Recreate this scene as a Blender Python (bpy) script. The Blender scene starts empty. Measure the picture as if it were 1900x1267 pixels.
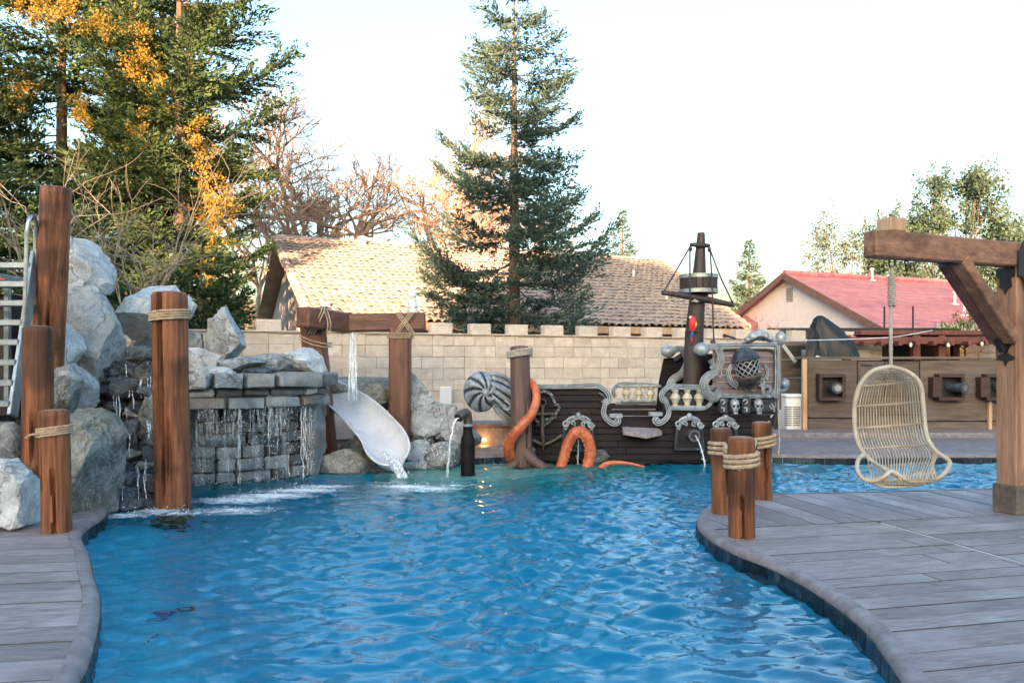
import bpy, bmesh, math, random
import numpy as np
from mathutils import Vector, Matrix, noise
from mathutils.geometry import tessellate_polygon
random.seed(7); np.random.seed(7)
scene = bpy.context.scene
R = math.radians

# ---------------------------------------------------------------- camera
F, HC, CY, CX = 1478.0, 1.40, 675.0, 950.0          # focal length in photo pixels, eye height, horizon row, centre column
cam_d = bpy.data.cameras.new('camera'); cam = bpy.data.objects.new('camera', cam_d)
scene.collection.objects.link(cam); scene.camera = cam
cam.location = (0, 0, HC); cam.rotation_euler = (R(90), 0, 0)
cam_d.sensor_width = 36.0; cam_d.lens = 36.0 * F / 1900.0
cam_d.shift_y = (CY - 633.5) / 1900.0
cam_d.clip_start = 0.05; cam_d.clip_end = 3000

# ---------------------------------------------------------------- sky and sun
SUN_EL, SUN_AZ = 7.5, 190.0         # the sun stands low behind the viewer, a little to the left (compass: 0 = +y, clockwise)
world = bpy.data.worlds.new('World'); scene.world = world; world.use_nodes = True
nt = world.node_tree; nt.nodes.clear()
sky = nt.nodes.new('ShaderNodeTexSky'); sky.sky_type = 'NISHITA'; sky.sun_disc = False
sky.sun_elevation = R(SUN_EL); sky.sun_rotation = R(SUN_AZ)
sky.air_density = 1.3; sky.dust_density = 5.5; sky.ozone_density = 2.6; sky.altitude = 100
bg = nt.nodes.new('ShaderNodeBackground'); bg.inputs['Strength'].default_value = 0.15
wo = nt.nodes.new('ShaderNodeOutputWorld')
nt.links.new(sky.outputs[0], bg.inputs[0]); nt.links.new(bg.outputs[0], wo.inputs[0])
sun_d = bpy.data.lights.new('sun', 'SUN'); sun_d.energy = 3.8; sun_d.angle = R(0.6); sun_d.color = (1.0, 0.60, 0.36)
sun = bpy.data.objects.new('sun', sun_d); scene.collection.objects.link(sun)
SDIR = Vector((math.sin(R(SUN_AZ)) * math.cos(R(SUN_EL)), math.cos(R(SUN_AZ)) * math.cos(R(SUN_EL)), math.sin(R(SUN_EL))))
sun.rotation_euler = SDIR.to_track_quat('Z', 'Y').to_euler(); sun.location = (-6, -30, 12)
vs = scene.view_settings
vs.view_transform = 'Standard'; vs.look = 'None'; vs.gamma = 1.0; vs.use_curve_mapping = False
vs.exposure = 2.9
scene.cycles.use_denoising = True
scene.cycles.max_bounces = 10; scene.cycles.transmission_bounces = 8; scene.cycles.transparent_max_bounces = 12

# ---------------------------------------------------------------- pixel -> place helpers (a pixel gives a direction, D the depth in metres)
def P(px, py, D): return Vector(((px - CX) / F * D, D, HC - (py - CY) / F * D))
def G(px, py, z=0.0):
    D = (HC - z) * F / (py - CY); return Vector(((px - CX) / F * D, D, z))
WZ = -0.125
def W(px, py): return G(px, py, WZ)

# ---------------------------------------------------------------- objects
COL = scene.collection
def thing(name, label, cat, loc=(0, 0, 0), group=None, kind=None):
    o = bpy.data.objects.new(name, None); COL.objects.link(o); o.location = loc; o.empty_display_size = .1
    o['label'] = label; o['category'] = cat
    if group: o['group'] = group
    if kind: o['kind'] = kind
    return o
def wloc(o):
    v = Vector((0, 0, 0))
    while o is not None: v = v + o.location; o = o.parent
    return v
def tag(o, label, cat, group=None):
    o['label'] = label; o['category'] = cat
    if group: o['group'] = group
    return o
def struct(o): o['kind'] = 'structure'; return o
def stuff(o): o['kind'] = 'stuff'; return o
def link_mesh(name, me, mat, parent=None, loc=None):
    o = bpy.data.objects.new(name, me); COL.objects.link(o)
    if mat is not None and not me.materials: me.materials.append(MT[mat] if isinstance(mat, str) else mat)
    if parent is not None: o.parent = parent
    if loc is not None: o.location = loc
    return o
def child_mesh(name, me, mat, parent, world):              # shared mesh placed at a world point
    return link_mesh(name, me, mat, parent, Vector(world) - wloc(parent))
def mesh_from(name, V, Fc, smooth=None):
    me = bpy.data.meshes.new(name); me.from_pydata(V, [], Fc)
    if smooth is not None:
        me.polygons.foreach_set('use_smooth', [True] * len(me.polygons))
        if smooth < 180: me.set_sharp_from_angle(angle=R(smooth))
    me.update(); return me

class MB:
    """collects shapes in world coordinates; build() links them as one mesh object"""
    def __init__(s): s.v = []; s.f = []
    def add(s, V, Fc):
        o = len(s.v); s.v += [tuple(p) for p in V]; s.f += [tuple(i + o for i in q) for q in Fc]; return s
    def box(s, c, size, M=None, ch=0.0):
        sx, sy, sz = (size[0] / 2, size[1] / 2, size[2] / 2); c = Vector(c)
        M = M or Matrix.Identity(3)
        if ch <= 0:
            V = [c + M @ Vector((x * sx, y * sy, z * sz)) for z in (-1, 1) for y in (-1, 1) for x in (-1, 1)]
            return s.add(V, [(0, 2, 3, 1), (4, 5, 7, 6), (0, 1, 5, 4), (2, 6, 7, 3), (0, 4, 6, 2), (1, 3, 7, 5)])
        V, Q = CHB(sx, sy, sz, ch)
        return s.add([c + M @ p for p in V], Q)
    def beam(s, a, b, w, h, up=(0, 0, 1), ch=0.0):
        a = Vector(a); b = Vector(b); d = (b - a); L = d.length; x = d / L
        up = Vector(up); y = up.cross(x).normalized(); z = x.cross(y)
        M = Matrix((x, y, z)).transposed()
        return s.box((a + b) / 2, (L, w, h), M, ch)
    def tube(s, pts, rad, n=8, cap=True, closed=False, ell=None):
        pts = [Vector(p) for p in pts]; m = len(pts)
        if not hasattr(rad, '__len__'): rad = [rad] * m
        T = []
        for i in range(m):
            a = pts[(i - 1) % m] if (closed or i) else pts[i]; b = pts[(i + 1) % m] if (closed or i < m - 1) else pts[i]
            t = b - a; T.append(t.normalized() if t.length > 1e-9 else Vector((0, 0, 1)))
        ref = Vector((0, 0, 1)) if abs(T[0].z) < .9 else Vector((1, 0, 0))
        N = (ref - T[0] * ref.dot(T[0])).normalized(); V = []; Fc = []
        for i in range(m):
            N = N - T[i] * N.dot(T[i]); N = N.normalized() if N.length > 1e-6 else T[i].orthogonal().normalized()
            B = T[i].cross(N)
            for k in range(n):
                a = 2 * math.pi * k / n
                V.append(pts[i] + (N * math.cos(a) * (ell or 1) + B * math.sin(a)) * rad[i])
        for i in range(m if closed else m - 1):
            j = (i + 1) % m
            for k in range(n): Fc.append((i * n + k, i * n + (k + 1) % n, j * n + (k + 1) % n, j * n + k))
        if cap and not closed:
            Fc.append(tuple(range(n - 1, -1, -1))); Fc.append(tuple((m - 1) * n + k for k in range(n)))
        return s.add(V, Fc)
    def lathe(s, prof, c, n=16, M=None, caps=True):
        c = Vector(c); M = M or Matrix.Identity(3); V = []; Fc = []; m = len(prof)
        for r, z in prof:
            for k in range(n):
                a = 2 * math.pi * k / n; V.append(c + M @ Vector((r * math.cos(a), r * math.sin(a), z)))
        for i in range(m - 1):
            for k in range(n): Fc.append((i * n + k, i * n + (k + 1) % n, (i + 1) * n + (k + 1) % n, (i + 1) * n + k))
        if caps:
            if prof[0][0] > 1e-5: Fc.append(tuple(range(n - 1, -1, -1)))
            if prof[-1][0] > 1e-5: Fc.append(tuple((m - 1) * n + k for k in range(n)))
        return s.add(V, Fc)
    def ball(s, c, r, n=10, M=None):
        if not hasattr(r, '__len__'): r = (r, r, r)
        M = M or Matrix.Identity(3); c = Vector(c); V = []; Fc = []; m = n
        for i in range(m + 1):
            th = math.pi * i / m
            for k in range(n):
                a = 2 * math.pi * k / n
                V.append(c + M @ Vector((r[0] * math.sin(th) * math.cos(a), r[1] * math.sin(th) * math.sin(a), r[2] * math.cos(th))))
        for i in range(m):
            for k in range(n): Fc.append((i * n + k, (i + 1) * n + k, (i + 1) * n + (k + 1) % n, i * n + (k + 1) % n))
        return s.add(V, Fc)
    def prism(s, poly, d):                                # planar polygon of world points, thickened along vector d
        poly = [Vector(p) for p in poly]; d = Vector(d); n = len(poly)
        tris = tessellate_polygon([poly])
        V = poly + [p + d for p in poly]
        Fc = [tuple(t) for t in tris] + [tuple(i + n for i in reversed(t)) for t in tris]
        Fc += [(i, i + n, (i + 1) % n + n, (i + 1) % n) for i in range(n)]
        return s.add(V, Fc)
    def grid(s, rows, closed=False):
        n = len(rows[0]); V = [p for r in rows for p in r]; Fc = []
        for i in range(len(rows) - 1):
            for k in range(n if closed else n - 1): Fc.append((i * n + k, i * n + (k + 1) % n, (i + 1) * n + (k + 1) % n, (i + 1) * n + k))
        return s.add(V, Fc)
    def build(s, name, mat, parent=None, smooth=35, fix=True):
        V = [Vector(p) for p in s.v]
        if parent is not None: o0 = wloc(parent); loc = None
        else:
            xs = [p.x for p in V]; ys = [p.y for p in V]
            o0 = Vector(((min(xs) + max(xs)) / 2, (min(ys) + max(ys)) / 2, min(p.z for p in V))); loc = o0
        me = mesh_from(name, [tuple(p - o0) for p in V], s.f, smooth)
        if fix:
            bm = bmesh.new(); bm.from_mesh(me); bmesh.ops.remove_doubles(bm, verts=bm.verts, dist=1e-5)
            bmesh.ops.recalc_face_normals(bm, faces=bm.faces); bm.to_mesh(me); bm.free()
            if smooth is not None and smooth < 180: me.set_sharp_from_angle(angle=R(smooth))
        return link_mesh(name, me, mat, parent, loc)
_chb = {}
def CHB(sx, sy, sz, c):                                     # chamfered box, 44 triangles
    bm = bmesh.new(); bmesh.ops.create_cube(bm, size=2)
    for v in bm.verts: v.co = Vector((v.co.x * sx, v.co.y * sy, v.co.z * sz))
    bmesh.ops.bevel(bm, geom=bm.edges[:], offset=min(c, sx * .8, sy * .8, sz * .8), segments=1, affect='EDGES')
    bm.verts.index_update(); V = [v.co.copy() for v in bm.verts]; Q = [tuple(v.index for v in f.verts) for f in bm.faces]; bm.free()
    return V, Q
def cr(pts, n=8, closed=False):                            # Catmull-Rom through points
    pts = [Vector(p) for p in pts]; out = []; m = len(pts)
    for i in range(m if closed else m - 1):
        g = (lambda k: pts[k % m]) if closed else (lambda k: pts[max(0, min(m - 1, k))])
        p0, p1, p2, p3 = g(i - 1), g(i), g(i + 1), g(i + 2)
        for j in range(n):
            t = j / n
            out.append(.5 * ((2 * p1) + (p2 - p0) * t + (2 * p0 - 5 * p1 + 4 * p2 - p3) * t * t + (3 * p1 - p0 - 3 * p2 + p3) * t ** 3))
    if not closed: out.append(pts[-1])
    return out
def resample(pts, step):
    pts = [Vector(p) for p in pts]; out = [pts[0].copy()]; acc = 0
    for a, b in zip(pts[:-1], pts[1:]):
        L = (b - a).length
        if L < 1e-9: continue
        d = step - acc
        while d <= L: out.append(a + (b - a) * (d / L)); d += step
        acc = L - (d - step)
    return out
def rope(mb, pts, r, pitch=.10, n=5, step=None):           # three twisted strands
    pts = resample(pts, step or max(r * .9, .012)); m = len(pts)
    if m < 3: return
    T = [(pts[min(i + 1, m - 1)] - pts[max(i - 1, 0)]).normalized() for i in range(m)]
    N = T[0].orthogonal().normalized(); strands = [[], [], []]; L = 0
    for i in range(m):
        N = (N - T[i] * N.dot(T[i])).normalized(); B = T[i].cross(N)
        if i: L += (pts[i] - pts[i - 1]).length
        for k in range(3):
            a = 2 * math.pi * (L / pitch + k / 3); strands[k].append(pts[i] + (N * math.cos(a) + B * math.sin(a)) * r * .5)
    for s in strands: mb.tube(s, r * .56, n)
def helix(c, rad, z0, z1, turns, a0=0, n=28, tilt=0.0):
    c = Vector(c); out = []; m = int(n * turns)
    for i in range(m + 1):
        a = a0 + 2 * math.pi * turns * i / m; z = z0 + (z1 - z0) * i / m
        out.append(Vector((c.x + rad * math.cos(a), c.y + rad * math.sin(a), z + tilt * math.cos(a))))
    return out

# ---------------------------------------------------------------- procedural materials
MT = {}
def mat(name, c1, c2=None, scale=6.0, rough=.8, bump=.25, bscale=None, stretch=(1, 1, 1), metal=0.0, var=.12, c3=None, c3scale=2.0, c3amt=.5,
        spec=.5, lo=.35, hi=.68, coat=0.0, trans=0.0, wave=None, world=False, crack=0.0, emit=None, rvar=.1):
    m = bpy.data.materials.new(name); m.use_nodes = True; t = m.node_tree; N = t.nodes; L = t.links
    b = N['Principled BSDF']; MT[name] = m
    tc = N.new('ShaderNodeTexCoord'); oi = N.new('ShaderNodeObjectInfo'); geo = N.new('ShaderNodeNewGeometry')
    mp = N.new('ShaderNodeMapping'); mp.inputs['Scale'].default_value = stretch
    ad = N.new('ShaderNodeVectorMath'); ad.operation = 'ADD'
    mul = N.new('ShaderNodeMath'); mul.operation = 'MULTIPLY'; mul.inputs[1].default_value = 0.0 if world else 37.0
    L.new(oi.outputs['Random'], mul.inputs[0])
    L.new(geo.outputs['Position'] if world else tc.outputs['Object'], ad.inputs[0]); L.new(mul.outputs[0], ad.inputs[1]); L.new(ad.outputs[0], mp.inputs['Vector'])
    n1 = N.new('ShaderNodeTexNoise'); n1.inputs['Scale'].default_value = scale; n1.inputs['Detail'].default_value = 7; n1.inputs['Roughness'].default_value = .62
    L.new(mp.outputs[0], n1.inputs['Vector'])
    cr_ = N.new('ShaderNodeValToRGB'); cr_.color_ramp.elements[0].position = lo; cr_.color_ramp.elements[1].position = hi
    cr_.color_ramp.elements[0].color = (*c1, 1); cr_.color_ramp.elements[1].color = (*(c2 or c1), 1)
    L.new(n1.outputs['Fac'], cr_.inputs[0]); col = cr_.outputs[0]
    if c3 is not None:
        n3 = N.new('ShaderNodeTexNoise'); n3.inputs['Scale'].default_value = c3scale; n3.inputs['Detail'].default_value = 5
        L.new(ad.outputs[0], n3.inputs['Vector'])
        r3 = N.new('ShaderNodeValToRGB'); r3.color_ramp.elements[0].position = .52; r3.color_ramp.elements[1].position = .66
        r3.color_ramp.elements[0].color = (0, 0, 0, 1); r3.color_ramp.elements[1].color = (c3amt,) * 3 + (1,)
        L.new(n3.outputs['Fac'], r3.inputs[0])
        mx = N.new('ShaderNodeMix'); mx.data_type = 'RGBA'; L.new(r3.outputs[0], mx.inputs['Factor']); L.new(col, mx.inputs['A']); mx.inputs['B'].default_value = (*c3, 1)
        col = mx.outputs['Result']
    hgt = n1.outputs['Fac']
    if crack > 0:
        vo = N.new('ShaderNodeTexVoronoi'); vo.feature = 'DISTANCE_TO_EDGE'; vo.inputs['Scale'].default_value = crack
        wp = N.new('ShaderNodeVectorMath'); wp.operation = 'MULTIPLY_ADD'; L.new(n1.outputs['Color'], wp.inputs[0]); wp.inputs[1].default_value = (.35, .35, .35); L.new(ad.outputs[0], wp.inputs[2])
        L.new(wp.outputs[0], vo.inputs['Vector'])
        rc = N.new('ShaderNodeValToRGB'); rc.color_ramp.elements[0].position = 0; rc.color_ramp.elements[1].position = .035
        rc.color_ramp.elements[0].color = (.35, .35, .37, 1); rc.color_ramp.elements[1].color = (1, 1, 1, 1); L.new(vo.outputs['Distance'], rc.inputs[0])
        mc = N.new('ShaderNodeMix'); mc.data_type = 'RGBA'; mc.blend_type = 'MULTIPLY'; mc.inputs['Factor'].default_value = .75
        L.new(col, mc.inputs['A']); L.new(rc.outputs[0], mc.inputs['B']); col = mc.outputs['Result']
        ma = N.new('ShaderNodeMath'); ma.operation = 'MULTIPLY_ADD'; L.new(rc.outputs[0], ma.inputs[0]); ma.inputs[1].default_value = .5; L.new(n1.outputs['Fac'], ma.inputs[2]); hgt = ma.outputs[0]
    if var > 0:                                            # every piece a little lighter or darker than its neighbour
        mr = N.new('ShaderNodeMapRange'); mr.inputs['To Min'].default_value = 1 - var; mr.inputs['To Max'].default_value = 1 + var
        L.new(oi.outputs['Random'], mr.inputs['Value'])
        mv = N.new('ShaderNodeVectorMath'); mv.operation = 'SCALE'; L.new(col, mv.inputs[0]); L.new(mr.outputs[0], mv.inputs['Scale']); col = mv.outputs[0]
    L.new(col, b.inputs['Base Color'])
    rr = N.new('ShaderNodeMapRange'); rr.inputs['To Min'].default_value = max(.02, rough - rvar); rr.inputs['To Max'].default_value = min(1, rough + rvar)
    L.new(n1.outputs['Fac'], rr.inputs['Value']); L.new(rr.outputs[0], b.inputs['Roughness'])
    b.inputs['Metallic'].default_value = metal; b.inputs['Specular IOR Level'].default_value = spec; b.inputs['Coat Weight'].default_value = coat
    b.inputs['Coat Roughness'].default_value = .15
    if emit: b.inputs['Emission Color'].default_value = (*emit[0], 1); b.inputs['Emission Strength'].default_value = emit[1]
    if bump > 0:
        n2 = N.new('ShaderNodeTexNoise'); n2.inputs['Scale'].default_value = bscale or scale * 5; n2.inputs['Detail'].default_value = 6
        L.new(mp.outputs[0], n2.inputs['Vector'])
        m2 = N.new('ShaderNodeMath'); m2.operation = 'MULTIPLY_ADD'; m2.inputs[1].default_value = .5; L.new(n2.outputs['Fac'], m2.inputs[0]); L.new(hgt, m2.inputs[2])
        bu = N.new('ShaderNodeBump'); bu.inputs['Strength'].default_value = bump; bu.inputs['Distance'].default_value = .03
        L.new(m2.outputs[0], bu.inputs['Height']); L.new(bu.outputs[0], b.inputs['Normal'])
    return m
def leafmat(name, c1, c2, tr=.35, scale=1.2):
    m = bpy.data.materials.new(name); m.use_nodes = True; t = m.node_tree; N = t.nodes; L = t.links; MT[name] = m
    N.remove(N['Principled BSDF']); out = N['Material Output']
    geo = N.new('ShaderNodeNewGeometry'); n1 = N.new('ShaderNodeTexNoise'); n1.inputs['Scale'].default_value = scale; n1.inputs['Detail'].default_value = 4
    L.new(geo.outputs['Position'], n1.inputs['Vector'])
    mr = N.new('ShaderNodeMath'); mr.operation = 'MULTIPLY_ADD'; mr.inputs[1].default_value = .5; L.new(geo.outputs['Random Per Island'], mr.inputs[0]); L.new(n1.outputs['Fac'], mr.inputs[2])
    r = N.new('ShaderNodeValToRGB'); r.color_ramp.elements[0].position = .45; r.color_ramp.elements[1].position = 1.05
    r.color_ramp.elements[0].color = (*c1, 1); r.color_ramp.elements[1].color = (*c2, 1); L.new(mr.outputs[0], r.inputs[0])
    d = N.new('ShaderNodeBsdfDiffuse'); tl = N.new('ShaderNodeBsdfTranslucent'); mx = N.new('ShaderNodeMixShader'); mx.inputs[0].default_value = tr
    L.new(r.outputs[0], d.inputs[0]); L.new(r.outputs[0], tl.inputs[0]); L.new(d.outputs[0], mx.inputs[1]); L.new(tl.outputs[0], mx.inputs[2]); L.new(mx.outputs[0], out.inputs[0])
mat('soil', (.10, .085, .065), (.17, .15, .11), 3, .95, .5, world=True, var=0)
mat('deck', (.175, .150, .148), (.335, .298, .292), 7, .62, .45, 30, (.9, 6, 1), var=.18, c3=(.42, .385, .38), c3scale=1.3, c3amt=.55, spec=.35, rvar=.16)
mat('deck_joint', (.06, .052, .055), (.11, .098, .10), 6, .9, .2, var=0)
mat('coping', (.16, .135, .135), (.285, .25, .25), 9, .6, .25, var=.05, spec=.35)
mat('joint_line', (.55, .53, .52), (.66, .64, .62), 9, .7, .1, var=0)
mat('plaster', (.07, .49, .67), (.11, .55, .73), 2, .8, .05, var=0, world=True)
mat('ledge', (.42, .46, .40), (.55, .58, .50), 4, .8, .2, var=0, world=True)
mat('tile', (.006, .012, .022), (.022, .04, .055), 12, .42, .2, var=.6, c3=(.05, .075, .07), c3scale=9, c3amt=.6, spec=.25)
def rockmat(name, dark, mid, light, rough=.82, wet=0.0, warm=(.36, .32, .25), k=.35):
    m = bpy.data.materials.new(name); m.use_nodes = True; t = m.node_tree; N = t.nodes; L = t.links; MT[name] = m; b = N['Principled BSDF']
    tc = N.new('ShaderNodeTexCoord'); oi = N.new('ShaderNodeObjectInfo'); ml = N.new('ShaderNodeMath'); ml.operation = 'MULTIPLY'; ml.inputs[1].default_value = 53.0; L.new(oi.outputs['Random'], ml.inputs[0])
    ad = N.new('ShaderNodeVectorMath'); ad.operation = 'ADD'; L.new(tc.outputs['Object'], ad.inputs[0]); L.new(ml.outputs[0], ad.inputs[1]); vec = ad.outputs[0]
    def nz(scale, det=8, ro=.65, dist=0.0):
        n = N.new('ShaderNodeTexNoise'); n.inputs['Scale'].default_value = scale; n.inputs['Detail'].default_value = det; n.inputs['Roughness'].default_value = ro; n.inputs['Distortion'].default_value = dist; L.new(vec, n.inputs['Vector']); return n.outputs['Fac']
    def ramp(src, stops):
        r = N.new('ShaderNodeValToRGB'); e = r.color_ramp.elements
        while len(e) < len(stops): e.new(.5)
        for q, (p, c) in zip(e, stops): q.position = p; q.color = (*c, 1) if hasattr(c, '__len__') else (c, c, c, 1)
        L.new(src, r.inputs[0]); return r.outputs[0]
    def mix(f, a, bb, mode='MIX'):
        x = N.new('ShaderNodeMix'); x.data_type = 'RGBA'; x.blend_type = mode
        if hasattr(f, 'links'): L.new(f, x.inputs['Factor'])
        else: x.inputs['Factor'].default_value = f
        for s_, v in (('A', a), ('B', bb)):
            if hasattr(v, 'links'): L.new(v, x.inputs[s_])
            else: x.inputs[s_].default_value = (*v, 1)
        return x.outputs['Result']
    n1 = nz(3.2, 10, .72, .6); n2 = nz(1.5, 5); n3 = nz(26, 4, .7); n4 = nz(2.4, 9, .7, 1.4)
    col = ramp(n1, [(.30, dark), (.48, mid), (.66, light)])
    col = mix(ramp(n2, [(.52, 0), (.64, k)]), col, warm)                     # lichen and iron tint
    col = mix(ramp(n4, [(.485, 0), (.50, .75), (.515, 0)]), col, tuple(min(.85, c * 1.35) for c in light))   # pale veins
    vo = N.new('ShaderNodeTexVoronoi'); vo.feature = 'DISTANCE_TO_EDGE'; vo.inputs['Scale'].default_value = 2.1
    wp = N.new('ShaderNodeVectorMath'); wp.operation = 'MULTIPLY_ADD'; nn_ = N.new('ShaderNodeTexNoise'); nn_.inputs['Scale'].default_value = 3.5; nn_.inputs['Detail'].default_value = 6; L.new(vec, nn_.inputs['Vector']); L.new(nn_.outputs['Color'], wp.inputs[0]); wp.inputs[1].default_value = (.55, .55, .55); L.new(vec, wp.inputs[2]); L.new(wp.outputs[0], vo.inputs['Vector'])
    ck = ramp(vo.outputs['Distance'], [(0, .35), (.018, 1)]); col = mix(.6, col, ck, 'MULTIPLY')
    col = mix(.45, col, ramp(n3, [(.35, .55), (.6, 1.0)]), 'MULTIPLY')
    mr = N.new('ShaderNodeMapRange'); mr.inputs['To Min'].default_value = .84; mr.inputs['To Max'].default_value = 1.14; L.new(oi.outputs['Random'], mr.inputs['Value']); sc = N.new('ShaderNodeVectorMath'); sc.operation = 'SCALE'; L.new(col, sc.inputs[0]); L.new(mr.outputs[0], sc.inputs['Scale']); L.new(sc.outputs[0], b.inputs['Base Color'])
    b.inputs['Roughness'].default_value = rough; b.inputs['Specular IOR Level'].default_value = .4 + wet
    if wet: L.new(ramp(n1, [(.3, rough * .5), (.7, rough * 1.5)]), b.inputs['Roughness'])
    h1 = N.new('ShaderNodeMath'); h1.operation = 'MULTIPLY_ADD'; L.new(n3, h1.inputs[0]); h1.inputs[1].default_value = .22; L.new(n1, h1.inputs[2]); h2 = N.new('ShaderNodeMath'); h2.operation = 'MULTIPLY_ADD'; L.new(ck, h2.inputs[0]); h2.inputs[1].default_value = .3; L.new(h1.outputs[0], h2.inputs[2])
    bu = N.new('ShaderNodeBump'); bu.inputs['Strength'].default_value = .9; bu.inputs['Distance'].default_value = .07; L.new(h2.outputs[0], bu.inputs['Height']); L.new(bu.outputs[0], b.inputs['Normal'])
rockmat('rock', (.14, .165, .175), (.33, .365, .375), (.53, .575, .585))
rockmat('rock_pale', (.34, .37, .38), (.55, .60, .61), (.74, .79, .80), k=.4)
leafmat('leaf_sunlit', (.20, .135, .03), (.46, .31, .07), .45, 2)  # gold colour stands for sunlight on the left conifers
rockmat('rock_olive', (.07, .08, .075), (.20, .215, .195), (.42, .45, .43), k=.4, warm=(.22, .20, .14))
rockmat('rock_wet', (.010, .014, .017), (.05, .064, .072), (.16, .185, .195), .22, .3, (.06, .05, .04), .4)
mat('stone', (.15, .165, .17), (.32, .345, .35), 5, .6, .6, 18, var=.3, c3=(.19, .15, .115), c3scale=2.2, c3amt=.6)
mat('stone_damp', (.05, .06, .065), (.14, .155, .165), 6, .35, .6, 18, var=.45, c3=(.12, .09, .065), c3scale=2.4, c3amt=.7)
mat('mortar', (.30, .32, .32), (.44, .46, .46), 6, .7, .5, var=0)
mat('log', (.075, .026, .011), (.33, .125, .052), 2.6, .5, .6, 9, (7.5, 7.5, .40), var=.14, c3=(.040, .016, .010), c3scale=2.2, c3amt=.75, spec=.35)
mat('log_end', (.20, .095, .055), (.36, .20, .13), 9, .7, .3, var=.1)
mat('crack', (.018, .009, .006), (.03, .015, .01), 6, .9, 0, var=0)
mat('timber', (.085, .032, .020), (.20, .082, .05), 2.6, .5, .35, 9, (5, 5, .5), var=.1, c3=(.05, .02, .014), c3scale=3, c3amt=.5)
mat('timber_beam', (.085, .034, .022), (.19, .08, .052), 2.6, .5, .35, 9, (.5, 5, 5), var=.1, c3=(.05, .02, .014), c3scale=3, c3amt=.5)
mat('cedar', (.17, .078, .042), (.42, .235, .145), 2.4, .6, .5, 8, (6, 6, .5), var=.08, c3=(.11, .05, .03), c3scale=2.6, c3amt=.7)
mat('cedar_beam', (.15, .066, .036), (.38, .20, .12), 2.4, .6, .55, 8, (.5, 6, 6), var=.08, c3=(.09, .04, .025), c3scale=2.6, c3amt=.75)
mat('rope', (.36, .26, .17), (.60, .47, .33), 26, .9, .4, var=.06)
mat('rope_grey', (.30, .27, .23), (.50, .46, .40), 26, .9, .4, var=.06)
mat('block', (.54, .465, .385), (.68, .605, .52), 7, .9, .7, 30, var=.09, c3=(.48, .41, .34), c3scale=1.8, c3amt=.6)
mat('block_mortar', (.46, .39, .315), (.54, .47, .39), 9, .95, .3, var=0)
mat('silver', (.24, .275, .30), (.44, .485, .515), 7, .36, .3, 24, var=.05, metal=.3, c3=(.05, .06, .07), c3scale=11, c3amt=.35)
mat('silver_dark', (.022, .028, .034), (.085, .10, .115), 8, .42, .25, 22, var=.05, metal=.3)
mat('hull', (.006, .0045, .0058), (.020, .0145, .0175), 3, .55, .3, 10, (.6, 5, 5), var=.28, spec=.18)
mat('hull_red', (.115, .088, .095), (.205, .165, .175), 3, .5, .3, 10, (.6, 5, 5), var=.16, spec=.4)
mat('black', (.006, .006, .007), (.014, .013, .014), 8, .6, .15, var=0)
mat('mast', (.022, .015, .015), (.055, .038, .037), 3, .55, .3, 10, (5, 5, .5), var=.05)
mat('bronze', (.065, .056, .040), (.16, .14, .10), 9, .45, .3, var=.05, metal=.5)
mat('tentacle', (.40, .075, .028), (.66, .21, .085), 5, .4, .35, 18, var=.05, c3=(.24, .05, .03), c3scale=6, c3amt=.5)
mat('post_grey', (.075, .046, .038), (.17, .105, .088), 2.6, .6, .4, 9, (6, 6, .45), var=.08)
mat('cream', (.42, .37, .27), (.60, .54, .42), 8, .55, .2, var=.05)
mat('slide', (.56, .59, .62), (.66, .69, .72), 3, .28, .05, var=0, coat=.3)
mat('aluminium', (.20, .25, .285), (.30, .355, .395), 10, .38, .06, var=.03, metal=.6)
mat('steel', (.40, .43, .45), (.50, .53, .55), 10, .3, .04, var=.02, metal=.9)
mat('white', (.72, .74, .75), (.80, .81, .82), 10, .5, .05, var=.02)
mat('white_statue', (.55, .60, .62), (.80, .84, .85), 14, .6, .4, var=0)
mat('cover', (.004, .006, .008), (.010, .013, .016), 6, .5, .3, var=0, spec=.5)
mat('plank_wall', (.075, .056, .044), (.165, .125, .10), 2.5, .75, .35, 10, (.6, 5, 5), var=.22, c3=(.11, .10, .095), c3scale=1.4, c3amt=.5)
mat('dark_wood', (.028, .014, .012), (.065, .035, .028), 3, .6, .3, var=.15, stretch=(.6, 4, 4))
mat('red_wood', (.10, .028, .020), (.20, .062, .042), 3, .6, .3, var=.12, stretch=(4, 4, .6))
mat('pale_wood', (.40, .24, .14), (.56, .38, .25), 3, .7, .3, var=.06, stretch=(5, 5, .5))
mat('rattan', (.40, .345, .25), (.60, .53, .42), 7, .45, .25, var=.07, c3=(.36, .25, .12), c3scale=5, c3amt=.6)
mat('iron', (.006, .007, .009), (.016, .018, .02), 12, .45, .15, var=0)
mat('roof_tile', (.34, .265, .215), (.48, .39, .325), 3, .85, .3, var=.2)
mat('roof_tile_far', (.34, .265, .215), (.48, .39, .325), 2.2, .85, .3, var=0, c3=(.27, .21, .18), c3scale=3.5, c3amt=.7)
mat('red_roof', (.44, .155, .16), (.56, .235, .235), 2.5, .8, .25, var=.1)
mat('stucco_pink', (.78, .69, .68), (.85, .77, .76), 5, .9, .2, var=0)
mat('stucco_tan', (.36, .33, .29), (.45, .42, .37), 5, .9, .2, var=0)
mat('trim_brown', (.16, .08, .065), (.24, .13, .105), 5, .8, .2, var=.05)
mat('trim_grey', (.34, .35, .34), (.42, .43, .42), 5, .8, .2, var=.05)
mat('bark', (.075, .05, .038), (.19, .135, .10), 4, .95, .8, 16, (3, 3, .5), var=.05)
mat('bark_pale', (.26, .17, .12), (.44, .31, .23), 5, .9, .5, var=.05)
mat('twig', (.17, .145, .115), (.30, .26, .21), 8, .9, .2, var=.1)
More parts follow.
